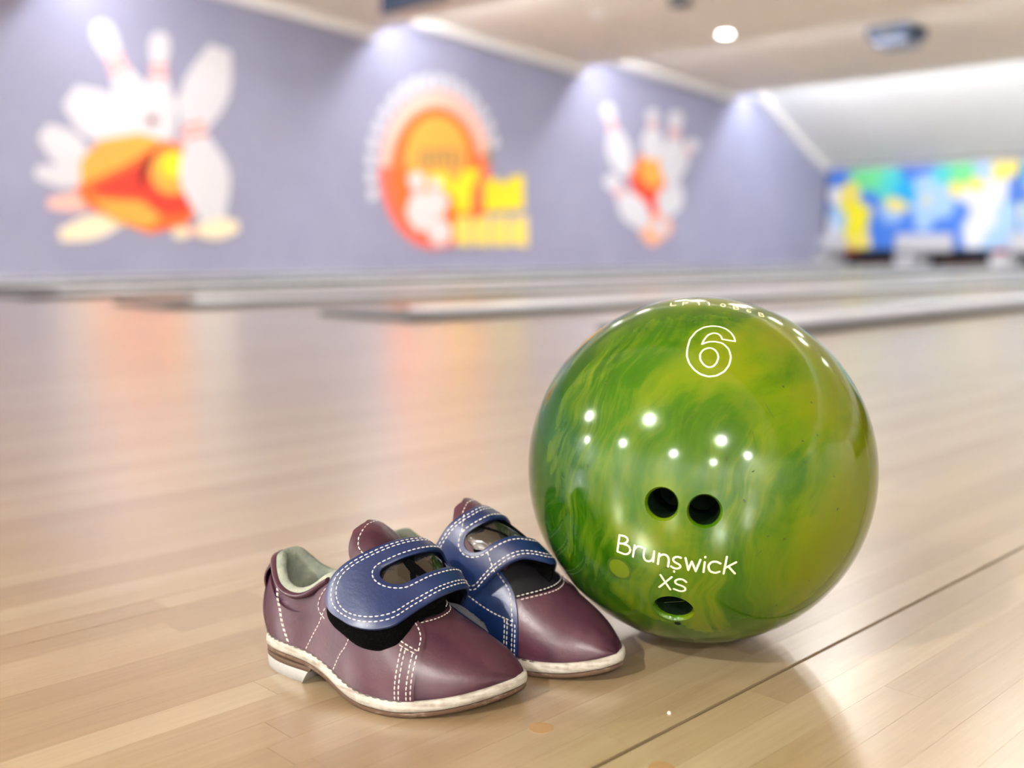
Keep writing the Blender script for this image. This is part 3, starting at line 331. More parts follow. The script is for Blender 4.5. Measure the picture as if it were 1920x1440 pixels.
# ------------------------------------------------------------------ flat prints on the left wall
PC = dict(white=(.64,.64,.69), cream=(.86,.74,.52), pink=(.86,.62,.58), pale=(.88,.66,.66), band=(.78,.25,.22), orange=(.86,.16,.035), red=(.72,.055,.035), amber=(.92,.38,.07), yellow=(.92,.70,.03),
          lemon=(.90,.68,.16), dark=(.20,.02,.02), rose=(.85,.16,.10), olive=(.30,.24,.09), peach=(.88,.42,.24))
PM_ = {k_: mat('print '+k_, v_, .55, .3) for k_, v_ in PC.items()}
PM_['soft'] = mat('print soft white', (.62,.63,.70), .55, .3)
PM_['pink'] = mat('print pink ring', (.88, .50, .42), .55, .3)
def mural(name, shapes, label, cat):
    yc = float(np.mean([p[0] for s in shapes for p in s[2]])); zc = float(np.mean([p[1] for s in shapes for p in s[2]]))
    r = empty(name, (WX+.0005, yc, zc)); tag(r, label, cat)
    for i, (nm, mk, pts) in enumerate(shapes):
        d = .0006*(i+1)
        prism(nm, [(y-yc, z-zc) for y, z in pts], 'x', d-.0005 if i else .0002, d+.0004, PM_[mk], r)
mural('pin_mural', MURAL_PINS, 'large wall print of scattered white pins around an orange ball, at the left', 'mural')
mural('round_sign', MURAL_SIGN, 'round orange sign with white rim lettering and yellow block letters on the lavender wall', 'sign')
mural('burst_mural', MURAL_BURST, 'smaller wall print of white pins bursting from an orange centre, nearest the pit', 'mural')

# ------------------------------------------------------------------ the pit end: picture panels above the pin decks
YM = 16.6
PAL = dict(y=(.92,.78,.14), Y=(.95,.86,.01), g=(.16,.74,.30), t=(.08,.66,.66), c=(.0,.42,.86), b=(.055,.22,.80), p=(.40,.62,.92), w=(.82,.84,.92))
def art_panel(x0, x1, z0, z1, blobs, parent):
    nx, nz = int((x1-x0)/.03), 44
    V = []; Fs = []; Cc = []
    B = np.array([b[:3] for b in blobs]); K = np.array([PAL[b[3]] for b in blobs])*.70
    for j in range(nz+1):
        for i in range(nx+1):
            x_, z_ = x0+(x1-x0)*i/nx, z0+(z1-z0)*j/nz
            V.append((x_-parent.location.x, -.012-parent.location.y+YM, z_-parent.location.z))
            wgt = np.exp(-(((x_-B[:, 0])/B[:, 2])**2+((z_-B[:, 1])/(B[:, 2]*.9))**2)*1.6)+1e-9
            wgt = wgt**1.7; Cc.append(tuple((wgt[:, None]*K).sum(0)/wgt.sum())+(1,))
    for j in range(nz):
        for i in range(nx):
            a = j*(nx+1)+i; Fs.append((a, a+1, a+nx+2, a+nx+1))
    o = mesh('printed_artwork', V, Fs, M_ART, parent, smooth=False)
    at = o.data.color_attributes.new('print', 'FLOAT_COLOR', 'POINT'); at.data.foreach_set('color', np.array(Cc, np.float32).ravel())
    return o
M_ART = mat('printed artwork', (.5, .5, .5), .45, .4); k = NT(M_ART); a_ = k.n('ShaderNodeVertexColor', layer_name='print'); k.L(a_.outputs[0], k.b.inputs['Base Color'])
def rnd_blobs(x0, x1, n): 
    ks = 'yYgtcbbppwwb'; return [(random.uniform(x0, x1), random.uniform(.3, 1.55), random.uniform(.12, .28), random.choice(ks)) for _ in range(n)]
UN = [(-9.22, -6.12, BLOBS, 'first blue and yellow picture panel above the pins, left end by the lavender wall'), (-6.10, -3.0, rnd_blobs(-6.1, -3.0, 34)+[(-6.02,1.1,.2,'b'),(-5.95,.6,.25,'p')], 'second blue and yellow picture panel, cut by the right edge of the photo')]
for x0, x1, bl, lab in UN:
    r = empty('masking_unit', ((x0+x1)/2, YM, .28)); tag(r, lab, 'panel')
    box('backing', x0-r.location.x, x1-r.location.x, -.010, .05, -.02, 1.32, M_DGREY, r)
    art_panel(x0+.01, x1-.01, .28, 1.57, bl, r)
    box('lower_rail', x0-r.location.x, x1-r.location.x, -.03, .04, -.08, .0, M_NAVY, r)
    box('top_rail', x0-r.location.x, x1-r.location.x, -.03, .04, 1.29, 1.35, M_GREYP, r)
for i, (x0, x1) in enumerate([(-9.29, -8.80), (-7.95, -7.02), (-6.18, -5.25), (-4.4, -3.5)]):
    r = empty('pin_lamp_box', ((x0+x1)/2, YM-.115, .22)); tag(r, ['short white rounded lamp box under the first picture panel, against the wall', 'long white rounded lamp box under the middle of the first picture panel', 'white rounded lamp box under the join of the picture panels', 'white rounded lamp box under the second picture panel'][i], 'box', 'white boxes under the picture panels')
    h_ = (x1-x0)/2; box('cover', -h_, h_, -.05, .05, 0, .29, M_BOXW, r, .045); box('bracket', -.06, .06, .05, .08, .05, .2, M_DGREY, r)
for i, xx in enumerate([-9.12, -7.66, -6.19, -4.72, -3.25]):
    r = empty('kickback', (xx, 16.3, 0)); tag(r, ['white pin deck divider beside the lavender wall', 'white pin deck divider under the long lamp box', 'white pin deck divider at the right edge of the photo', 'white pin deck divider beyond the right edge', 'last white pin deck divider to the right'][i], 'divider', 'white dividers between the pin decks')
    box('board', -.15, .15, -.12, .55, -.18, .17, M_BOXW, r, .02); box('cap', -.16, .16, -.13, .56, .17, .19, M_GREYP, r)
pit = box('pit_floor', WX, XR, 16.25, YF, -.25, -.19, M_GREYP); tag(pit, kind='structure')
for i, (x0, x1) in enumerate([(-8.97, -7.81), (-7.51, -6.34), (-6.04, -4.87)]):
    r = empty('pit_cushion', ((x0+x1)/2, 16.86, -.19)); tag(r, ['dark curtain with a brown cushion in the leftmost pit', 'dark curtain with a brown cushion in the middle pit', 'dark curtain with a brown cushion in the rightmost pit'][i], 'curtain', 'pit curtains')
    h_ = (x1-x0)/2; box('curtain', -h_, h_, 0, .03, .1, .50, M_PITB, r); box('cushion', -h_*.72, h_*.70, -.10, -.02, .06, .27, M_PITBR, r, .02)
for i, xx in enumerate([-8.74, -6.33]):
    tag(box('red_marker', xx-.09, xx+.09, YM-.05, YM-.031, .205, .275, M_RED), ['small red marker on the rail, left of the long lamp box', 'small red marker on the rail near the right edge'][i], 'marker', 'red rail markers')
# ------------------------------------------------------------------ the ball
R = .108; BC = Vector((-.38915, .55075, R))
N0 = Vector((.58680289, -.78754249, .18825299)).normalized(); E1 = Vector((0, 0, 1)).cross(N0).normalized(); E2 = N0.cross(E1)
def sph(u, v):
    # millimetres along the ball's skin from its face point -> unit direction
    a = math.hypot(u, v)/(R*1000)
    if a < 1e-9: return N0.copy()
    d = (E1*u+E2*v).normalized(); return N0*math.cos(a)+d*math.sin(a)
def tframe(n):
    e1 = Vector((0, 0, 1)).cross(n).normalized(); return e1, n.cross(e1)
ball = empty('bowling_ball', (BC.x, BC.y, 0)); tag(ball, 'glossy pearl green bowling ball numbered 6 standing beside the shoes', 'bowling ball')
CZ = Vector((0, 0, R))
k, o_, c_, wvec, fine_, sw_ = BALL_NODES
# the darker green seam of the pour that runs down from the number to the finger holes, and pale satin veils in the resin
sd = sph(-3, 40)
nrm = k.n('ShaderNodeVectorMath', operation='DOT_PRODUCT'); k.L(wvec, nrm.inputs[0]); nrm.inputs[1].default_value = tuple(E1)
band = k.math('ABSOLUTE', k.math('SUBTRACT', nrm.outputs['Value'], .012+.026))
band = k.ramp(k.math('MULTIPLY', band, 1/.022), [(.0, (1, 1, 1)), (1.0, (0, 0, 0))])
up_ = k.n('ShaderNodeVectorMath', operation='DOT_PRODUCT'); k.L(o_, up_.inputs[0]); up_.inputs[1].default_value = tuple(E2)
um = k.ramp(k.math('MULTIPLY_ADD', up_.outputs['Value'], 5.0, .5), [(.42, (0, 0, 0)), (.58, (1, 1, 1)), (.9, (1, 1, 1)), (1.0, (.4, .4, .4))])
c2 = k.mix(k.math('MULTIPLY', k.math('MULTIPLY', band, um), .75), c_, (.020, .076, .001))
veil = k.ramp(k.math('MULTIPLY_ADD', fine_, .95, k.math('MULTIPLY', sw_, .25)), [(.58, (0, 0, 0)), (.74, (1, 1, 1))])
c3 = k.mix(k.math('MULTIPLY', veil, .22), c2, (.165, .205, .016))
k.L(c3, k.b.inputs['Base Color'])
k.L(k.math('MULTIPLY', veil, .18), k.b.inputs['Metallic'])

HOLES = [(sph(-22.2, -19.2), .0083, .035, 'finger_hole'), (sph(.9, -22.1), .0083, .035, 'finger_hole'), (sph(-16.3, -89.6), .0104, .040, 'thumb_hole')]
bm = bmesh.new(); bmesh.ops.create_icosphere(bm, subdivisions=6, radius=R)
for v in bm.verts: v.co = v.co.normalized()*R
shell = bmobj('shell', bm, M_BALL, ball, True); shell.location = CZ
def lathe_pts(prof, n_, seg=40):
    e1, e2 = tframe(n_); V = []; Fs = []
    for (r_, h_) in prof:
        for s_ in range(seg):
            t_ = 2*math.pi*s_/seg; V.append(n_*h_+(e1*math.cos(t_)+e2*math.sin(t_))*r_)
    m_ = len(prof)
    for i in range(m_-1):
        for s_ in range(seg): Fs.append((i*seg+s_, i*seg+(s_+1) % seg, (i+1)*seg+(s_+1) % seg, (i+1)*seg+s_))
    return V, Fs, seg, m_
cut_bm = bmesh.new()
for n_, r_, dep, nm in HOLES:
    hs = math.sqrt(R*R-r_*r_)
    V, Fs, seg, m_ = lathe_pts([(r_, R-dep), (r_, hs-.0022), (r_+.0004, hs-.0011), (r_+.0014, hs+.0001), (r_+.0018, R+.004)], n_)
    vs = [cut_bm.verts.new(v) for v in V]
    for f_ in Fs: cut_bm.faces.new([vs[i] for i in f_])
    cut_bm.faces.new(vs[:seg][::-1]); cut_bm.faces.new(vs[-seg:])
bmesh.ops.recalc_face_normals(cut_bm, faces=cut_bm.faces)
cut = bmobj('cutter', cut_bm, M_BALL, ball); cut.location = CZ
md = shell.modifiers.new('holes', 'BOOLEAN'); md.object = cut; md.operation = 'DIFFERENCE'; md.solver = 'EXACT'
bpy.context.view_layer.update()
dg = bpy.context.evaluated_depsgraph_get(); me = bpy.data.meshes.new_from_object(shell.evaluated_get(dg))
shell.modifiers.clear(); shell.data = me; me.materials.clear(); me.materials.append(M_BALL)
bpy.data.objects.remove(cut)
me.polygons.foreach_set('use_smooth', np.ones(len(me.polygons), bool))
co = np.empty(len(me.vertices)*3); me.vertices.foreach_get('co', co); co = co.reshape(-1, 3)
rad = np.linalg.norm(co, axis=1); me.set_sharp_from_angle(angle=math.radians(28))
for n_, r_, dep, nm in HOLES:
    hs = math.sqrt(R*R-r_*r_); q = r_-.00008
    V, Fs, seg, m_ = lathe_pts([(q, hs-.0030), (q, R-dep+.0002), (q*.6, R-dep+.0001), (.0005, R-dep+.0001)], n_)
    o = mesh(nm, V, Fs+[tuple(range(3*seg, 4*seg))], M_HOLE, ball, angle=40); o.location = CZ
# a round resin plug set flush in the skin, with a thin dark groove round it
pn = sph(-49.4, -62.5)
def cap(n_, r0, r1, lift, m_, nm, rings=4, seg=48):
    e1, e2 = tframe(n_); V = []; Fs = []
    for i in range(rings+1):
        a = (r0+(r1-r0)*i/rings)/R
        for s_ in range(seg):
            t_ = 2*math.pi*s_/seg; V.append((n_*math.cos(a)+(e1*math.cos(t_)+e2*math.sin(t_))*math.sin(a))*(R+lift))
    for i in range(rings):
        for s_ in range(seg): Fs.append((i*seg+s_, (i+1)*seg+s_, (i+1)*seg+(s_+1) % seg, i*seg+(s_+1) % seg))
    o = mesh(nm, V, Fs, m_, ball); o.location = CZ; return o
cap(pn, .0001, .0064, .00006, M_PLUG, 'plug'); cap(pn, .0064, .0079, .00003, M_GROOVE, 'plug_groove', 2)
cap(sph(-14.0, -104.6), .0001, .0020, .00005, M_HOLE, 'vent_hole_shade', 2, 24)  # the hole's dark painted as a flush disc, nothing is drilled
# painted engraving: round-ended strokes following the skin
def stroke_tube(V, Fs, pts, w, lift=.00012, seg=6, closed=False):
    P = [Vector(p) for p in pts]
    Q = [P[0]]
    for a, b in zip(P[:-1], P[1:]):
        m_ = max(1, int((b-a).length/.8))
        for j in range(1, m_+1): Q.append(a.lerp(b, j/m_))
    if len(Q) > 3:                                       # relax corners a little
        for _ in range(2):
            Q = [Q[0]]+[(Q[i-1]+Q[i]*2+Q[i+1])/4 for i in range(1, len(Q)-1)]+[Q[-1]]
        if closed: Q[0] = Q[-1] = (Q[1]+Q[-2]+Q[0]*2)/4
    t0 = (Q[1]-Q[0]).normalized(); t1 = (Q[-1]-Q[-2]).normalized()
    rows = []
    if not closed:
        for a in (80, 55, 28): rows.append((Q[0]-t0*w*math.sin(math.radians(a)), t0, w*math.cos(math.radians(a))))
    for i, q in enumerate(Q):
        t_ = (Q[min(i+1, len(Q)-1)]-Q[max(i-1, 0)]).normalized(); rows.append((q, t_, w))
    if not closed:
        for a in (28, 55, 80): rows.append((Q[-1]+t1*w*math.sin(math.radians(a)), t1, w*math.cos(math.radians(a))))
    base = len(V)
    for q, t_, ww in rows:
        s_ = Vector((-t_.y, t_.x))
        for h in (-1, -.6, .0, .6, 1):
            n_ = sph(*(q+s_*ww*h)); V.append(n_*(R+lift*(1.0 if abs(h) < .9 else .25)))
    for i in range(len(rows)-1):
        for j in range(4): Fs.append((base+i*5+j, base+i*5+j+1, base+i*5+5+j+1, base+i*5+5+j))
def letter(nm, strokes, w, closed=False):
    V = []; Fs = []
    for st in strokes: stroke_tube(V, Fs, st, w, closed=closed)
    o = mesh(nm, V, Fs, M_LETTER, ball); o.location = CZ; return o
LET = {
'B': [[(-47.3, -39.6), (-49.4, -50.4)], [(-47.3, -39.6), (-43.7, -39.7), (-41.9, -41.3), (-42.7, -43.5), (-45.1, -44.7), (-48.3, -44.7)], [(-45.1, -44.7), (-41.8, -45.5), (-40.7, -47.9), (-42.0, -50.6), (-44.4, -51.6), (-49.4, -50.4)]],
'r': [[(-38.1, -44.7), (-39.6, -52.2)], [(-38.7, -47.8), (-37.0, -45.3), (-35.2, -44.6), (-33.5, -45.6)]],
'u': [[(-32.2, -46.0), (-33.1, -50.7), (-32.5, -53.3), (-30.7, -54.4), (-28.5, -53.6), (-27.2, -51.1), (-26.6, -47.0)], [(-26.6, -47.0), (-27.4, -53.8)]],
'n': [[(-23.7, -48.2), (-24.7, -55.1)], [(-24.1, -50.5), (-22.5, -48.7), (-20.5, -48.3), (-18.7, -49.4), (-18.2, -51.6), (-18.8, -56.1)]],
's': [[(-11.5, -49.8), (-13.5, -49.0), (-15.6, -49.9), (-16.3, -51.8), (-14.5, -53.2), (-12.0, -54.2), (-11.4, -55.9), (-13.5, -57.2), (-15.8, -56.9), (-17.0, -55.8)]],
'w': [[(-8.9, -49.7), (-7.3, -57.3)], [(-7.3, -57.3), (-5.4, -51.7)], [(-5.4, -51.7), (-3.1, -57.8)], [(-3.1, -57.8), (-0.6, -50.3)]],
'i': [[(1.8, -51.7), (1.3, -58.2)], [(2.0, -48.4), (2.0, -48.7)]],
'c': [[(10.5, -52.3), (8.3, -51.0), (5.3, -51.4), (3.7, -54.2), (4.8, -57.6), (8.0, -58.7), (10.3, -57.6)]],
'k': [[(13.9, -48.0), (12.7, -58.8)], [(19.3, -51.4), (13.5, -55.0)], [(15.2, -54.3), (19.1, -58.8)]],
'dot': [[(-15.4, -58.9), (-15.3, -59.2)]],
'X': [[(-23.4, -62.4), (-17.8, -72.4)], [(-16.8, -63.1), (-24.4, -71.5)]],
'S': [[(-8.4, -65.8), (-10.4, -63.9), (-13.5, -64.2), (-15.3, -66.1), (-14.2, -67.9), (-10.8, -68.8), (-8.5, -70.4), (-9.0, -72.5), (-11.8, -73.2), (-15.7, -71.7)]]}
for key_, st in LET.items(): letter('painted_dot' if key_ == 'dot' else 'painted_letter', st, .62)
SIX = [[(18.8, 79.9), (18.6, 83.2), (16.9, 87.3), (13.7, 91.1), (9.3, 93.0), (4.8, 93.2), (-0.2, 91.8), (-5.1, 87.6), (-8.9, 80.7), (-10.3, 73.0), (-10.4, 67.1), (-8.9, 62.1), (-6.1, 57.8), (-2.5, 54.7), (1.9, 53.2), (6.7, 53.9), (11.2, 56.9), (14.2, 61.6), (15.5, 67.3), (14.6, 73.1), (11.0, 77.8), (6.3, 78.9), (2.5, 78.6), (-1.5, 76.6)], [(-1.5, 76.6), (-0.3, 80.0), (2.2, 84.5), (5.6, 86.5), (8.5, 86.0), (10.3, 83.8), (10.9, 81.1)], [(10.9, 81.1), (18.8, 79.9)]]
SIX_IN = [[(2.7, 73.8), (5.7, 72.9), (7.7, 69.7), (8.1, 66.2), (6.8, 62.3), (4.6, 59.8), (1.9, 59.3), (-0.8, 61.3), (-2.6, 64.8), (-2.7, 68.8), (-0.8, 72.1), (2.7, 73.8)]]
V = []; Fs = []
for st in SIX: stroke_tube(V, Fs, st, .52)
for st in SIX_IN: stroke_tube(V, Fs, st, .52, closed=True)
o = mesh('painted_number', V, Fs, M_LETTER, ball); o.location = CZ
GL = {'L': [[(0, 1), (0, 0), (.6, 0)]], 'P': [[(0, 0), (0, 1), (.5, 1), (.65, .75), (.5, .5), (0, .5)]], '1': [[(.1, .8), (.3, 1), (.3, 0)]], '0': [[(.3, 1), (.02, .7), (.02, .3), (.3, 0), (.58, .3), (.58, .7), (.3, 1)]],
      'B': [[(0, 0), (0, 1), (.45, 1), (.58, .78), (.45, .54), (0, .54)], [(.45, .54), (.65, .28), (.48, 0), (0, 0)]], '6': [[(.55, .9), (.3, 1), (.02, .6), (.02, .25), (.3, 0), (.58, .28), (.32, .55), (.05, .35)]]}
SERIAL = [('L', -24.5, 123.2), ('P', -15.2, 122.6), ('1', -5.0, 121.8), ('1', 2.4, 121.2), ('0', 12.5, 119.6), ('B', 22.0, 117.4), ('6', 31.3, 115.0), ('B', 40.4, 112.6)]
for ch, u, v in SERIAL:
    a = math.atan2(-u*.25, 100)
    letter('serial_letter', [[(u+(x*6.2)*math.cos(a)-(y*6.5)*math.sin(a), v+(x*6.2)*math.sin(a)+(y*6.5)*math.cos(a)) for x, y in st] for st in GL[ch]], .36)
# nicks and scratches in the skin
V = []; Fs = []
for (u, v, l, a) in [(-30, 96, 13, -16), (34, 38, 9, -62), (26, 22, 8, -78), (-22, -84, 13, 14), (30, -48, 5, 48)]:
    d_ = Vector((math.cos(math.radians(a)), math.sin(math.radians(a))))*l
    stroke_tube(V, Fs, [(u, v), (u+d_.x*.5, v+d_.y*.5), (u+d_.x, v+d_.y)], .14, .00006)
for (u, v) in [(-31, 76), (-35, 66), (-60, 52), (64, 42), (46, 50), (-7, 28), (56, 18), (66, 22), (57, 6), (12, 6), (-68, 0), (26, 0), (78, -2), (22, -16), (36, -36), (46, -38), (82, -22), (-20, -57), (50, -88), (70, -70)]:
    ang = random.random()*3; s_ = .5+random.random()*.5
    stroke_tube(V, Fs, [(u, v), (u+math.cos(ang)*s_, v+math.sin(ang)*s_)], .38+.25*random.random(), .00006)
o = mesh('scuff_marks', V, Fs, M_SCUFF, ball); o.location = CZ; o['kind'] = 'stuff'
# ---------- shoe last: right shoe, x towards the toe, y towards the inner side, z up (metres)
OUT_R = np.array([(0,0),(.0012,-.008),(.005,-.0150),(.011,-.0195),(.020,-.0235),(.032,-.0265),(.048,-.0290),(.066,-.0345),(.084,-.0405),(.100,-.0430),(.116,-.0415),(.130,-.0350),(.142,-.0265),(.152,-.0160),(.159,-.0055),(.1632,.0040),(.1645,.0110)])
OUT_L = np.array([(0,0),(.0012,.008),(.005,.0145),(.011,.0190),(.020,.0222),(.032,.0235),(.048,.0228),(.066,.0238),(.084,.0275),(.100,.0312),(.116,.0330),(.130,.0325),(.142,.0300),(.152,.0260),(.159,.0208),(.1632,.0150),(.1645,.0110)])
def smooth_poly(P, n):
    # Catmull-Rom through points, resampled evenly
    P=np.asarray(P,float); Q=[]
    E=np.vstack([2*P[0]-P[1],P,2*P[-1]-P[-2]])
    for i in range(1,len(E)-2):
        for u in np.linspace(0,1,12,endpoint=False):
            a,b,c,d=E[i-1],E[i],E[i+1],E[i+2]
            Q.append(.5*((2*b)+(-a+c)*u+(2*a-5*b+4*c-d)*u*u+(-a+3*b-3*c+d)*u**3))
    Q.append(P[-1]); Q=np.array(Q)
    L=np.r_[0,np.cumsum(np.linalg.norm(np.diff(Q,axis=0),axis=1))]
    s=np.linspace(0,L[-1],n)
    return np.stack([np.interp(s,L,Q[:,k]) for k in range(Q.shape[1])],1)
def outline(inset=0.0, n=160):
    R=smooth_poly(OUT_R,n//2); L=smooth_poly(OUT_L,n//2)
    loop=np.vstack([R[:-1],L[::-1][:-1]])          # heel -> outer side -> tip -> inner side (clockwise is fixed below)
    if inset:
        t=np.roll(loop,-1,0)-np.roll(loop,1,0); t/=np.linalg.norm(t,axis=1)[:,None]
        nrm=np.stack([-t[:,1],t[:,0]],1)           # loop runs anticlockwise seen from above: left normal points inwards
        loop=loop+nrm*inset
    return loop
def key(x,pts):
    P=np.array(pts,float); X,Y=P[:,0],P[:,1]
    m=np.gradient(Y,X); x=np.clip(x,X[0],X[-1])
    i=np.clip(np.searchsorted(X,x)-1,0,len(X)-2)
    h=X[i+1]-X[i]; u=(x-X[i])/h
    return (2*u**3-3*u**2+1)*Y[i]+(u**3-2*u**2+u)*h*m[i]+(-2*u**3+3*u**2)*Y[i+1]+(u**3-u**2)*h*m[i+1]
def z_bottom(x): return key(x,[(-.01,.0100),(.046,.0100),(.060,.0075),(.074,.0030),(.088,.0004),(.100,0),(.122,.0004),(.140,.0022),(.155,.0048),(.170,.0078)])
ZS=.0085
_in=outline(.0032,320)
_iR=_in[:159]; _iL=_in[160:]
X0=float(_in[:,0].min()); X1=float(_in[:,0].max())
_k0=int(np.argmin(_in[:,0])); _k1=int(np.argmax(_in[:,0]))
def _side(a,b):
    idx=[(a+i)%len(_in) for i in range(((b-a)%len(_in))+1)]
    P=_in[idx]; 
    return P if P[0,0]<P[-1,0] else P[::-1]
_R=_side(_k0,_k1); _L=_side(_k1,_k0)
if _R[:,1].mean()>_L[:,1].mean(): _R,_L=_L,_R
def y_sides(x):
    return np.interp(x,np.maximum.accumulate(_R[:,0]),_R[:,1]), np.interp(x,np.maximum.accumulate(_L[:,0]),_L[:,1])
TOP=[(.0,.088),(.03,.090),(.052,.0885),(.064,.0820),(.078,.0715),(.092,.0615),(.106,.0525),(.120,.0445),(.133,.0375),(.144,.0315),(.152,.0262),(.158,.0215),(.1615,.0165)]
LIFT=0.0
def z_top(x): 
    z=key(x,TOP)+LIFT*np.exp(-((np.asarray(x,float)-.088)/.024)**2); zs=z_bottom(x)+ZS
    f=np.clip((X1-x)/.012,0,1); f=np.sqrt(1-(1-f)**2)
    return zs+(z-zs)*f
COL=[(0,.0655),(.006,.0650),(.013,.0600),(.022,.0535),(.031,.0510),(.040,.0518),(.048,.0555),(.055,.0605),(.063,.0650),(.071,.0675),(.079,.0685),(.085,.0720),(.09,.085)]
def z_collar(x): return key(x,COL)
XT=.0865
def surf(x,s):
    x=np.asarray(x,float); s=np.asarray(s,float)
    yR,yL=y_sides(x); zs=z_bottom(x)+ZS; zt=z_top(x)
    ang=(1-np.abs(s))*np.pi/2
    heel=np.clip((.075-x)/.03,0,1); heel=heel*heel*(3-2*heel)
    m=2.25-.25*heel; n=2.05-.05*heel
    cx=np.cos(ang)**(2/m); sx=np.sin(ang)**(2/n)
    mid=(yR+yL)/2
    yc=mid+.002*np.clip((x-.06)/.05,0,1)
    bulge=1+.05*np.sin(np.pi*np.clip(np.sin(ang)*1.25,0,1))
    side=np.where(s<0,yR,yL)
    y=yc+(side-yc)*cx*bulge+ (mid-yc)*0
    z=zs+(zt-zs)*sx
    # heel counter leans: bulge low, in at the collar
    fh=np.exp(-(x/.022)**2)
    lean=key(z,[(.0,0),(.0185,0),(.033,-.0032),(.048,-.0012),(.060,.0032),(.07,.0075),(.1,.016)])
    ft=np.exp(-((X1-x)/.010)**2)
    xx=x+lean*fh+ft*.0012*np.sin(np.pi*np.clip(np.sin(ang)*1.6,0,1))
    return np.stack([xx,y,z],-1)
def s_at_z(x,zc,sgn):
    # |s| where the wall reaches height zc
    zs=z_bottom(x)+ZS; zt=z_top(x)
    heel=np.clip((.075-x)/.03,0,1); heel=heel*heel*(3-2*heel); n=2.05-.05*heel
    r=np.clip((zc-zs)/np.maximum(zt-zs,1e-6),0,1)
    return sgn*(1-np.arcsin(r**(n/2))*2/np.pi)
def normal(x,s,e=1e-4):
    x=np.asarray(x,float);s=np.asarray(s,float)
    xa=np.clip(x-e,X0,X1);xb=np.clip(x+e,X0,X1)
    sa=np.clip(s-2e-3,-1,1);sb=np.clip(s+2e-3,-1,1)
    dx=surf(xb,s)-surf(xa,s); ds=surf(x,sb)-surf(x,sa)
    n=np.cross(dx,ds); L=np.linalg.norm(n,axis=-1,keepdims=True)
    return n/np.maximum(L,1e-12)
def off(x,s,d):
    d=np.asarray(d,float)
    return surf(x,s)+normal(x,s)*d[...,None]
# ---------- end of last
# ------------------------------------------------------------------ shoes
def fit(pts, n, closed=False): return smooth_poly(np.asarray(pts, float), n)
def grid_faces(n, m, closed_n=False, closed_m=False, base=0):
    F = []
    for i in range(n if closed_n else n-1):
        for j in range(m if closed_m else m-1):
            a = i*m+j; b = ((i+1) % n)*m+j; c = ((i+1) % n)*m+(j+1) % m; d = i*m+(j+1) % m
            F.append((base+a, base+b, base+c, base+d))
    return F
def build(name, V, F, m, parent, mirror, angle=45, weld=0, recalc=True):
    V = np.array(V, float)
    if mirror: V = V*np.array([1, -1, 1])
    bm = bmesh.new(); vs = [bm.verts.new(v) for v in V]
    for f in F:
        try: bm.faces.new([vs[i] for i in f])
        except ValueError: pass
    if weld: bmesh.ops.remove_doubles(bm, verts=bm.verts, dist=weld)
    if recalc: bmesh.ops.recalc_face_normals(bm, faces=bm.faces)
    return bmobj(name, bm, m, parent, True, angle)
def nrm_grid(P, closed_m=False, closed_n=False):
    a = np.gradient(P, axis=0) if not closed_n else np.roll(P, -1, 0)-np.roll(P, 1, 0)
    b = np.gradient(P, axis=1) if not closed_m else np.roll(P, -1, 1)-np.roll(P, 1, 1)
    n = np.cross(a, b); L = np.linalg.norm(n, axis=-1, keepdims=True); return n/np.maximum(L, 1e-12)
def shell_grid(name, P, N, th, m, parent, mirror, closed_m=False, lip=.0004, angle=50):
    # a sheet of leather: P lower face, th thick along N, with softened rims
    n, mm_ = P.shape[:2]
    top = P+N*th[..., None] if isinstance(th, np.ndarray) else P+N*th
    V = np.concatenate([P.reshape(-1, 3), top.reshape(-1, 3)]); F = [tuple(reversed(f)) for f in grid_faces(n, mm_, False, closed_m)]; k0 = n*mm_
    F += grid_faces(n, mm_, False, closed_m, k0)
    mc = mm_ if closed_m else mm_-1
    for j in range(mc):
        j2 = (j+1) % mm_
        F.append((j, j2, k0+j2, k0+j)); e = (n-1)*mm_; F.append((e+j2, e+j, k0+e+j, k0+e+j2))
    if not closed_m:
        for i in range(n-1):
            a, b = i*mm_, (i+1)*mm_; F.append((b, a, k0+a, k0+b)); a += mm_-1; b += mm_-1; F.append((a, b, k0+b, k0+a))
    return build(name, V, F, m, parent, mirror, angle, weld=1e-6)
def stitches(name, lines, m, parent, mirror, pitch=.0034, fill=.72, w=.00042, h=.00038, label=None):
    # lines: list of (points Nx3, normals Nx3); every stitch is a small rounded thread loop standing on the leather
    V = []; F = []
    for P, N in lines:
        P = np.asarray(P, float); N = np.asarray(N, float)
        L = np.r_[0, np.cumsum(np.linalg.norm(np.diff(P, axis=0), axis=1))]
        if L[-1] < pitch: continue
        k_ = max(1, int(round(L[-1]/pitch))); p_ = L[-1]/k_
        at = lambda s: np.array([np.interp(s, L, P[:, q]) for q in range(3)])
        an = lambda s: np.array([np.interp(s, L, N[:, q]) for q in range(3)])
        for i in range(k_):
            s0, s1 = (i+.5-fill/2)*p_, (i+.5+fill/2)*p_
            b = len(V)
            for t, sc in ((0, .35), (.22, 1), (.5, 1.08), (.78, 1), (1, .35)):
                c = at(s0+(s1-s0)*t); nn = an(s0+(s1-s0)*t); nn = nn/np.linalg.norm(nn)
                d = at(s1)-at(s0); d /= max(np.linalg.norm(d), 1e-9); sd = np.cross(nn, d)
                sd /= max(np.linalg.norm(sd), 1e-9)
                V += [c-sd*w*sc, c+nn*h*sc*1.25, c+sd*w*sc, c-nn*h*.5]
            for r in range(4):
                for q in range(4): F.append((b+r*4+q, b+r*4+(q+1) % 4, b+r*4+4+(q+1) % 4, b+r*4+4+q))
            F += [(b+3, b+2, b+1, b), (b+16, b+17, b+18, b+19)]
    V = np.array(V)
    if mirror: V = V*np.array([1, -1, 1]); F = [tuple(reversed(f)) for f in F]
    o = mesh(name, V, F, m, parent); o['kind'] = 'stuff'; return o
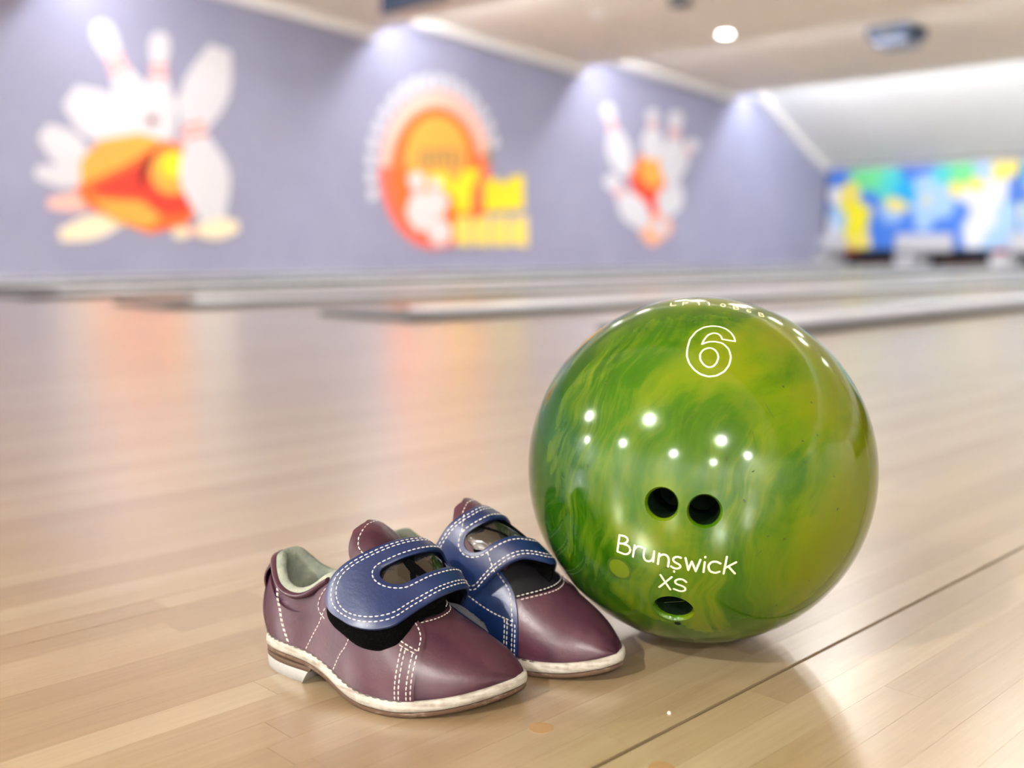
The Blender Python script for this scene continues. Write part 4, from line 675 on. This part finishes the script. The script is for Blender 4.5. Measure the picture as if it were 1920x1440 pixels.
def on_last(pts, d, n=60):
    q = smooth_poly(np.asarray(pts, float), n); x = np.clip(q[:, 0], X0, X1); s = np.clip(q[:, 1], -.995, .995)
    return off(x, s, np.full(len(x), d)), normal(x, s)

LOWC = [(0, .56), (.006, .585), (.012, .635), (.0222, .693), (.0311, .72), (.0415, .70), (.0533, .62), (.058, .57), (.064, .50)]
def make_shoe(label, loc, rz, mirror, strapR, strapF, slot, lift, tongue_top, medial_col):
    global LIFT
    LIFT = lift
    r = empty('bowling_shoe', loc, rz); tag(r, label, 'shoe', 'pair of bowling shoes')
    # --- sole: cream welt, brown outsole, pale heel
    n = 200
    def ring(inset, zf, dz): o = outline(inset, n); return np.c_[o, zf(o[:, 0])+dz]
    def sole(name, rings, m, par=r):
        G = np.array(rings); V = list(G.reshape(-1, 3)); F = grid_faces(len(rings), G.shape[1], False, True)
        F.append(tuple(range(G.shape[1]))); e = (len(rings)-1)*G.shape[1]; F.append(tuple(range(e+G.shape[1]-1, e-1, -1)))
        return build(name, V, F, m, par, mirror, 60)
    zb = z_bottom
    welt = sole('welt', [ring(.0014, zb, .0032), ring(.0004, zb, .0036), ring(.0000, zb, .0052), ring(.0002, zb, .0078), ring(.0012, zb, .0090), ring(.0030, zb, .0090), ring(.0050, zb, .0084)], M_WELT)
    outs = sole('outsole', [ring(.0030, zb, .0001), ring(.0012, zb, .0003), ring(.0006, zb, .0014), ring(.0008, zb, .0030), ring(.003, zb, .0034)], M_OUTSOLE)
    o2 = outline(.0006, 400); hp = o2[o2[:, 0] < .0485]
    i0 = int(np.argmax(np.linalg.norm(np.diff(np.vstack([hp, hp[:1]]), axis=0), axis=1))); hp = np.roll(hp, -(i0+1), 0)
    def heel(name, m, levels):
        G = []
        for z, ins, front in levels:
            q = hp.copy(); c = np.array([.024, 0]); q = q+(c-q)*ins; q[:, 0] = np.minimum(q[:, 0], front); G.append(np.c_[q, np.full(len(q), z)])
        G = np.array(G); F = grid_faces(len(levels), G.shape[1], False, True); F.append(tuple(range(G.shape[1]))); e = (len(levels)-1)*G.shape[1]; F.append(tuple(range(e+G.shape[1]-1, e-1, -1)))
        return build(name, list(G.reshape(-1, 3)), F, m, r, mirror, 50)
    heel('heel_block', M_HEEL, [(0, .05, .0405), (.0008, .025, .0412), (.0075, .0, .0455), (.0078, .01, .0457)])
    heel('heel_layer', M_HEELTOP, [(.0076, .02, .0462), (.0079, .005, .0465), (.0101, .0, .0482), (.0106, .02, .0482)])
    ws = outline(.0017, 400); wN = np.tile(np.array([0, 0, 1.0]), (len(ws), 1)); sel = ws[:, 0] < .118
    wl = np.c_[ws, zb(ws[:, 0])+.0089]
    side_r = wl[(ws[:, 1] < 0) & sel]; side_l = wl[(ws[:, 1] > 0) & sel]
    side_r = side_r[np.argsort(side_r[:, 0])]; side_l = side_l[np.argsort(side_l[:, 0])]
    stitches('welt_stitching', [(side_r, np.tile([0, 0, 1.], (len(side_r), 1))), (side_l, np.tile([0, 0, 1.], (len(side_l), 1)))], M_THREAD_G, welt, mirror, .0048, .8, .0007, .0005)
    # --- upper: two walls that meet at the heel and along the ridge, open at the ankle
    NS, NTT = 120, 36
    xs = X0+(X1-X0)*(1-np.cos(np.pi*np.linspace(0, 1, NS)))/2
    def rim_s(x, sg):
        x = np.asarray(x, float); return np.where(x < XT, s_at_z(x, np.minimum(z_collar(x), z_top(x)), sg), 0.0)
    V = []; F = []
    for sg in (-1, 1):
        b = len(V); e = rim_s(xs, sg)
        tt = np.linspace(0, 1, NTT); S = sg*(1-tt[None]*(1-np.abs(e))[:, None]); Xg = np.repeat(xs[:, None], NTT, 1)
        V += list(surf(Xg, S).reshape(-1, 3)); F += grid_faces(NS, NTT, base=b)
    upper = build('upper', V, F, M_BURG, r, mirror, 80, weld=2e-5); upper['label'] = 'burgundy leather upper with plain toe'
    # overlay panels
    def panel(name, x0f, x1f, s0f, s1f, nx, ns, d0, th, m, par=r, bulge=None):
        u = np.linspace(0, 1, nx); v = np.linspace(0, 1, ns); Sg = np.zeros((nx, ns)); Xg = np.zeros((nx, ns))
        for j, vv in enumerate(v):
            # x range may depend on v, s range on x
            xa, xb = x0f(vv), x1f(vv); Xg[:, j] = xa+(xb-xa)*u
        for j, vv in enumerate(v): Sg[:, j] = s0f(Xg[:, j])+(s1f(Xg[:, j])-s0f(Xg[:, j]))*vv
        P = off(Xg, Sg, np.full(Xg.shape, d0)); N = normal(Xg, Sg)
        if bulge is not None: th = th+bulge*np.sin(np.pi*v)[None, :]*np.ones((nx, 1))
        return shell_grid(name, P, N, th, m, par, mirror)
    # the black vamp under the strap, its front edge bowed over the instep
    xt = lambda s: .1190-.068*s*s
    u = np.linspace(0, 1, 26); v = np.linspace(-.60, .60, 41)
    Sg = np.repeat(v[None], 26, 0); Xg = np.array([[.070+(xt(s)-.070)*q for s in v] for q in u])
    vamp = shell_grid('vamp', off(Xg, Sg, np.full(Xg.shape, .0002)), normal(Xg, Sg), .0007, M_BLACK, r, mirror); vamp['label'] = 'black vamp under the strap'
    ln = np.linspace(-.50, .50, 60)
    for_d = [on_last(np.c_[xt(ln)+q, ln], dd) for q, dd in ((.0014, .0001), (-.0012, .0009))]
    stitches('stitching', for_d, M_THREAD, vamp, mirror, .0028, .72, .00036, .0003)
    # quarters: outer burgundy, inner coloured; front edges curve up from the welt
    ql = lambda q: key(q, [(0, .1217), (.39, .1222), (.66, .1216), (.80, .1206), (.89, .1190), (.96, .1155), (1, .1090)])
    qm = lambda q: key(q, [(0, .1057), (.26, .1060), (.55, .1044), (.76, .1012), (.88, .0978), (.95, .0935), (1, .0885)])
    def quarter(name, sg, frontf, smin, m):
        top = lambda x: np.where(x < .0575, np.maximum(np.abs(rim_s(x, sg)), 0), 0)*1.0
        NX, NV = 90, 34; u = 1-np.cos(np.linspace(0, 1, NX)*np.pi/2); v = np.linspace(0, 1, NV)
        Xg = np.zeros((NX, NV)); Sg = np.zeros((NX, NV))
        for j, vv in enumerate(v):
            Xg[:, j] = X0+.0002+(frontf(vv)-X0)*u
        ab = np.abs(rim_s(Xg, sg)); blend = np.clip((Xg-.040)/.018, 0, 1); blend = blend*blend*(3-2*blend)
        lim = np.minimum(np.maximum(ab+.10-.085*blend, np.where(Xg > .07, smin, 0)), .97)
        Sg = sg*(.998-(.998-lim)*v[None])
        return shell_grid(name, off(Xg, Sg, np.full(Xg.shape, .0002)), normal(Xg, Sg)*1.0, .0012, m, r, mirror)
    qo = quarter('quarter', -1, ql, .26, M_BURG)
    qi = quarter('quarter', 1, qm, .40, M_BLUE if medial_col == 'blue' else M_BURG); qi['label'] = 'blue inner quarter'
    # padded collar bands
    def collar(sg, m):
        x = np.linspace(X0, .060, 70); v = np.linspace(0, 1, 16)
        lo = np.maximum(key(x, LOWC)-.008, np.abs(rim_s(x, sg))+.03)
        hi = np.abs(rim_s(x, sg))-.005
        Sg = sg*(lo[:, None]+(hi-lo)[:, None]*v[None]); Xg = np.repeat(x[:, None], 16, 1)
        th = .0014+.0024*np.sin(np.pi*(.08+.84*v))[None]*np.ones((70, 1))
        return shell_grid('collar', off(Xg, Sg, np.full(Xg.shape, .0004)), normal(Xg, Sg), th, m, r, mirror, angle=70)
    co_ = collar(-1, M_BURG); ci_ = collar(1, M_BLUE if medial_col == 'blue' else M_BURG); ci_['label'] = 'blue padded collar'
    # heel strip over the back seam
    V = []; zz = np.linspace(0, 1, 22)
    Pm = np.zeros((22, 9, 3))
    for i, q in enumerate(zz):
        for j, a in enumerate(np.linspace(-1, 1, 9)):
            sg = -1 if a <= 0 else 1; xx = X0+.0001+.0042*a*a
            e = abs(float(rim_s(np.array(xx), sg))); s = sg*(.99-(.99-min(.97, e+.03))*q)
            Pm[i, j] = off(np.array(xx), np.array(s), np.array(.0015+.0024*max(0, math.sin(math.pi*min(1, max(0, (q-.62)/.38)))) )) 
    Pm[:, 4, 0] -= .0004
    cen = np.array([.03, 0, 0]); Nn = Pm-cen; Nn[..., 2] = 0; Nn /= np.linalg.norm(Nn, axis=-1, keepdims=True)
    shell_grid('heel_strip', Pm, Nn, .0008, M_BURG, r, mirror)
    # suede lining: rolls over the rim and goes down inside
    loopx = np.concatenate([np.linspace(X0, .064, 70)[::-1], np.linspace(X0, .064, 70)[1:]]); sgn = np.concatenate([-np.ones(70), np.ones(69)])
    ss = np.where(sgn < 0, rim_s(loopx, -1), rim_s(loopx, 1))
    B = surf(loopx, ss); out = B-np.array([.030, 0, 0]); out[:, 2] = 0
    ctr = np.array([.034, -.001]); dirn = ctr[None]-B[:, :2]; dl = np.linalg.norm(dirn, axis=1, keepdims=True); dirn = dirn/np.maximum(dl, 1e-9)
    rows = []
    for a_, hgt in ((-.0018, -.0010), (-.0014, .0010), (0, .0024), (.0018, .0030), (.0036, .0024), (.0048, .0006), (.0052, -.0025), (.0050, -.007), (.0046, -.013), (.0046, -.020), (.005, -.028), (.006, -.036)):
        amt = np.minimum(a_, dl[:, 0]*.55) if a_ > 0 else np.full(len(B), a_)
        q = B.copy(); q[:, :2] += dirn*amt[:, None]; q[:, 2] += hgt; q[:, 2] = np.maximum(q[:, 2], zb(q[:, 0])+.011); rows.append(q)
    G = np.array(rows); build('collar_lining', list(G.reshape(-1, 3)), grid_faces(G.shape[0], G.shape[1]), M_LINING, r, mirror, 80)
    ins = outline(.0075, 120); ins = ins[ins[:, 0] < .12]; build('insole', [(p[0], p[1], float(zb(p[0]))+.0095) for p in ins], [tuple(range(len(ins)))], M_INSOLE, r, mirror)
    # tongue
    tx, tz = tongue_top
    cl = fit([(.091, .004, z_top(.091)-.0035), (.084, .004, z_top(.084)-.0006), (tx+.011, .004, min(z_top(tx+.011)+.003, tz-.004)), (tx+.005, .003, tz-.0045), (tx, .002, tz-.001), (tx-.005, .002, tz+.0005)], 34)
    wv_ = np.linspace(-1, 1, 25); Pt = np.zeros((34, 25, 3))
    for i in range(34):
        q = i/33.; w0 = .0105+.0110*min(1, q*2.0)
        if q > .60: w0 *= max(.03, 1-((q-.60)/.405)**2.6)**(1/2.2)
        b_ = .0215
        for j, a in enumerate(wv_): Pt[i, j] = cl[i]+np.array([-.006*(a*w0/b_)**2*q, w0*a, -.0145*(abs(a)*w0/b_)**2.2])
    tg = shell_grid('tongue', Pt, -nrm_grid(Pt) if nrm_grid(Pt)[17, 12, 2] < 0 else nrm_grid(Pt), .0030, M_BURG, r, mirror, angle=60)
    Nt = nrm_grid(Pt); Nt = -Nt if Nt[17, 12, 2] < 0 else Nt; Tt = Pt+Nt*.0030
    path = [(i, 3) for i in range(12, 27)]+[(28, 4), (29, 6), (30, 9), (30, 12), (30, 15), (29, 18), (28, 20)]+[(i, 21) for i in range(26, 11, -1)]
    stitches('stitching', [(np.array([Tt[a] for a in path]), np.array([Nt[a] for a in path]))], M_THREAD, tg, mirror, .0030, .75, .00036, .0003)
    # small loop facing beside the tongue on the outer and inner collar
    for sg, qq in ((-1, qo), (1, qi)):
        e = lambda x: abs(float(rim_s(np.array(x), sg)))
        facing = [(.0700, sg*(e(.070)+.05)), (.0640, sg*(e(.064)+.055)), (.0585, sg*(e(.0585)+.06)), (.0545, sg*(e(.0545)+.11)), (.0560, sg*(e(.056)+.17)), (.061, sg*(e(.061)+.24))]
        stitches('stitching', [on_last(facing, .0030 if sg > 2 else .0016)], M_THREAD, qq, mirror, .0030, .75, .00036, .0003)
    # seams
    lat = [on_last([(.0200, -.70), (.0215, -.76), (.0240, -.813), (.0263, -.893), (.0300, -.985)], .0014), on_last([(.0190, -.70), (.0204, -.76), (.0229, -.813), (.0252, -.893), (.0289, -.985)], .0014),
           on_last([(.0602, -.70), (.0560, -.80), (.0517, -.867), (.0435, -.985)], .0014), on_last([(.0830, -.70), (.0790, -.80), (.0745, -.867), (.0678, -.985)], .0014)]
    for dx in (-.0092, -.0072, -.0034, -.0014): lat.append(on_last([(.1217+dx, -.985), (.1222+dx, -.75), (.1217+dx, -.565)], .0014))
    lat += [on_last([(.103, -.535), (.108, -.53), (.1135, -.53), (.1203, -.535)], .0014), on_last([(.1204, -.54), (.1190, -.42), (.1160, -.345), (.1110, -.30)], .0014), on_last([(.1105, -.56), (.1195, -.565)], .0014)]
    stitches('stitching', lat, M_THREAD, qo, mirror, .0030, .74, .00038, .0003)
    cx_ = np.linspace(.003, .058, 60); cs = -key(cx_, LOWC)-.004
    stitches('stitching', [on_last(np.c_[cx_, cs], .0014)], M_THREAD, co_, mirror, .0026, .74, .00034, .0003)
    stitches('stitching', [on_last(np.c_[cx_, -cs], .0014)], M_THREAD, ci_, mirror, .0026, .74, .00034, .0003)
    rx = np.linspace(.002, .050, 50); stitches('rim_stitching', [on_last(np.c_[rx, -np.abs(rim_s(rx, -1))-.012], .0022)], M_THREAD_D, co_, mirror, .0016, .6, .0003, .0003)
    med = []
    for dx in (-.0086, -.0068, -.0034, -.0015): med.append(on_last([(.1057+dx, .985), (.1058+dx, .80), (.1050+dx, .715)], .0014))
    med += [on_last([(.070, .735), (.080, .733), (.090, .725), (.0976, .713), (.1025, .707)], .0014), on_last([(.1020, .72), (.0998, .613), (.0965, .50), (.0890, .445), (.083, .42)], .0014), on_last([(.0975, .745), (.1025, .74)], .0014)]
    med += [on_last([(.0302, .97), (.0263, .89), (.0215, .76)], .0014)]
    stitches('stitching', med, M_THREAD, qi, mirror, .0030, .74, .00038, .0003)
    # torn lining that pokes out along the front of the far quarter
    sd = 1
    q = smooth_poly(np.array([(.114, .40), (.119, .37), (.1235, .38), (.128, .41), (.132, .46), (.1345, .50)]), 40); rg = np.random.default_rng(3)
    Pf = np.zeros((40, 7, 3))
    for j, a in enumerate(np.linspace(0, 1, 7)):
        wob = .0009*np.sin(np.linspace(0, 7, 40)+a*2)+rg.normal(0, .0002, 40)
        Pf[:, j] = off(q[:, 0]-.004*a, q[:, 1]+.045*a*np.sin(np.pi*np.linspace(.06, .94, 40)), .0008+np.sin(np.pi*a)*(.0036+wob)*np.sin(np.pi*np.linspace(.03, .97, 40)))
    if not mirror: shell_grid('frayed_lining', Pf, np.tile(np.array([0, .3, .95]), (40, 7, 1)), .0006, M_FLUFF, r, mirror)
    # --- strap: a leather band with a slot, lying over the instep
    NVV = 80
    Rc = fit(strapR, NVV); Fc = fit(strapF, NVV)
    vs_ = np.linspace(0, 1, NVV)
    ex = np.linspace(.04, .2, 5)
    Rc = np.vstack([(Rc[0]+(Rc[0]-Rc[4])*(e_*(NVV-1)/4)) for e_ in ex[::-1]]+[Rc]); Fc = np.vstack([(Fc[0]+(Fc[0]-Fc[4])*(e_*(NVV-1)/4)) for e_ in ex[::-1]]+[Fc]); vs_ = np.r_[-ex[::-1], vs_]
    def strap_pt(u, v, d=0.0):
        u = np.asarray(u, float); v = np.asarray(v, float); sh = u.shape; uf = u.ravel(); vf = np.clip(v.ravel(), -.2, 1)
        def raw(uu, vv):
            A = np.stack([np.interp(vv, vs_, Rc[:, q]) for q in range(3)], 1); Bq = np.stack([np.interp(vv, vs_, Fc[:, q]) for q in range(3)], 1)
            return A+(Bq-A)*uu[:, None]
        P = raw(uf, vf); e = .012
        du = raw(uf+e, vf)-raw(uf-e, vf); dv = raw(uf, np.clip(vf+e, -.2, 1))-raw(uf, np.clip(vf-e, -.2, 1))
        n_ = np.cross(du, dv); n_ /= np.maximum(np.linalg.norm(n_, axis=1, keepdims=True), 1e-9)
        flip = np.sign(np.mean(n_[:, 2])); n_ = n_*(flip if flip else 1)
        P = P+n_*(.0030*4*np.clip(uf, 0, 1)*(1-np.clip(uf, 0, 1)))[:, None]+n_*d
        return P.reshape(*sh, 3), n_.reshape(*sh, 3)
    tip_v = .16
    def outer_loop(inset_u=0., inset_v=0., n_=240):
        # rounded tip at v=0, softly rounded base at v=1
        pts = []
        ru, rv = .42, .15
        a0, a1, b0, b1 = inset_u, 1-inset_u, inset_v, 1-inset_v*.8
        for c_u, c_v, t0 in ((a0+ru, b0+rv, 180), (a1-ru, b0+rv, 270), (a1-.12, b1-.05, 0), (a0+.12, b1-.05, 90)):
            for t in np.linspace(0, 90, 16):
                t_ = math.radians(t0+t); cu, cv_ = (ru, rv) if c_v < .5 else (.12, .05)
                pts.append((c_u+cu*math.cos(t_), c_v+cv_*math.sin(t_)))
        P = np.array(pts+[pts[0]]); L = np.r_[0, np.cumsum(np.hypot(np.diff(P[:, 0])*1.0, np.diff(P[:, 1])*2.2))]
        s = np.linspace(0, L[-1], n_, endpoint=False); return np.stack([np.interp(s, L, P[:, 0]), np.interp(s, L, P[:, 1])], 1)
    u0, u1, v0, v1 = slot
    def slot_loop(grow=0., n_=240):
        cu = (u0+u1)/2; hu = (u1-u0)/2+grow; pts = []
        rv = .07+grow*.45
        for c_v, t0 in ((v1-.07, 180), (v0+.07, 0)):
            for t in np.linspace(0, 180, 22):
                t_ = math.radians(t0-t); pts.append((cu+hu*math.cos(t_), c_v+rv*math.sin(t_)))
        P = np.array(pts+[pts[0]]); L = np.r_[0, np.cumsum(np.hypot(np.diff(P[:, 0])*1.0, np.diff(P[:, 1])*2.2))]
        s = np.linspace(0, L[-1], n_, endpoint=False); return np.stack([np.interp(s, L, P[:, 0]), np.interp(s, L, P[:, 1])], 1)
    cen_ = np.array([(u0+u1)/2, (v0+v1)/2])
    def by_angle(Lp, A):
        d = Lp-cen_; an = np.unwrap(np.arctan2(d[:, 1]*2.2, d[:, 0]))
        if an[-1] < an[0]: Lp = Lp[::-1]; d = Lp-cen_; an = np.unwrap(np.arctan2(d[:, 1]*2.2, d[:, 0]))
        an = np.r_[an-2*np.pi, an, an+2*np.pi]; L3 = np.vstack([Lp]*3)
        return np.stack([np.interp(A, an, L3[:, 0]), np.interp(A, an, L3[:, 1])], 1)
    OL = outer_loop(n_=600); SL = slot_loop(n_=600)
    d = OL-cen_; A = np.unwrap(np.arctan2(d[:, 1]*2.2, d[:, 0])); A = np.linspace(-np.pi, np.pi, 260, endpoint=False)
    o_ = by_angle(OL, A); s_ = by_angle(SL, A)
    K = 12; UV = np.array([s_+(o_-s_)*t for t in np.linspace(0, 1, K)])
    Pb, Nb = strap_pt(UV[..., 0], UV[..., 1])
    prof_t = np.linspace(0, 1, K); th = .0021-.0007*np.clip((np.abs(prof_t-.5)-.42)/.08, 0, 1)
    st = shell_grid('strap', Pb, Nb, th[:, None]*np.ones((1, 260)), M_BLUE, r, mirror, closed_m=True, angle=55); st['label'] = 'blue strap with a long slot'
    def on_strap(uv, d): P, N = strap_pt(uv[:, 0], uv[:, 1], d); return P, N
    def close(uv): return np.vstack([uv, uv[:1]])
    for iu, iv in ((.060, .026), (.105, .045)):
        L_ = outer_loop(iu, iv, 400); stitches('stitching', [on_strap(close(L_), .0020)], M_THREAD, st, mirror, .0031, .74, .00042, .00034)
    stitches('stitching', [on_strap(close(slot_loop(.065, 300)), .0021)], M_THREAD, st, mirror, .0031, .74, .00042, .00034)
    if mirror:
        sm = np.stack([np.linspace(.02, u0-.06, 40), np.linspace(v1-.13, v1-.045, 40)], 1); sm2 = np.stack([np.linspace(u1+.05, .985, 40), np.linspace(v1-.065, v1-.01, 40)], 1)
        stitches('stitching', [on_strap(sm, .0021), on_strap(sm2, .0021)], M_THREAD, st, mirror, .0031, .74, .00042, .00034)
    # black patent insert seen through the slot, and dark underside
    uu, vv = np.meshgrid(np.linspace(u0-.06, u1+.06, 14), np.linspace(v0-.02, v1+.02, 44), indexing='ij')
    Pw, Nw = strap_pt(uu, vv, -.0016); wob = .0007*np.sin(vv*31+uu*9); Pw = Pw+Nw*wob[..., None]
    shell_grid('slot_insert', Pw-Nw*.0006, Nw, .0006, M_PATENT, st, mirror)
    # hook-and-loop pad under the free end
    OLp = outer_loop(.05, .012, 400); bottom = outer_loop(.02, .0, 400)
    def padloop(L_, vmax): 
        q = L_.copy(); q[:, 1] = np.minimum(q[:, 1], vmax); return q
    vmx = .44; rows = []
    for dd, iu in ((-.0002, .03), (-.0020, -.01), (-.0045, -.035), (-.0070, -.065), (-.0100, -.075)):
        L_ = padloop(outer_loop(iu, iu*.55, 300), vmx); P, N = strap_pt(L_[:, 0], L_[:, 1], dd); rows.append(P)
    G = np.array(rows); c0 = G[0].mean(0); c1 = G[-1].mean(0); V = list(G.reshape(-1, 3))+[c0, c1]; F = grid_faces(5, 300, False, True); e = 1200
    for j in range(300): F.append((j, (j+1) % 300, 1500)); F.append((e+(j+1) % 300, e+j, 1501))
    build('hook_pad', V, F, M_HOOK, st, mirror, 60)
    uu, vv = np.meshgrid(np.linspace(.03, .97, 20), np.linspace(.12, .97, 50), indexing='ij'); Pw, Nw = strap_pt(uu, vv, -.0022)
    shell_grid('strap_lining', Pw-Nw*.0010, Nw, .0010, M_HOOK, st, mirror)
    return r
R1 = [(.0565, -.0335, .0520), (.0665, -.0225, .0703), (.079, -.010, .0792), (.0895, .003, .0828), (.0945, .0175, .0797), (.089, .030, .066), (.078, .0335, .045)]
F1 = [(.1030, -.0460, .0410), (.1105, -.0350, .0482), (.116, -.019, .0535), (.1225, -.004, .0577), (.1235, .0165, .0550), (.112, .034, .040), (.100, .036, .026)]
R2 = [(.060, -.030, .050), (.064, -.022, .070), (.067, -.010, .0850), (.068, .002, .0892), (.066, .0115, .0885), (.057, .0200, .0810), (.0475, .0245, .0640)]
F2 = [(.100, -.036, .034), (.107, -.026, .045), (.113, -.012, .0545), (.1160, .003, .0592), (.1035, .0170, .0645), (.0915, .0250, .0575), (.0775, .0280, .0410)]
make_shoe('nearer burgundy bowling shoe, blue strap loose over its outer side', (-.545, .337, 0), math.radians(18), False, R1, F1, (.33, .66, .26, .74), .007, (.0715, .0885), 'blue')
make_shoe('farther bowling shoe with blue inner side, between the other shoe and the ball', (-.5314, .4096, 0), math.radians(22), True, R2, F2, (.30, .64, .30, .82), .0, (.0625, .0905), 'blue')
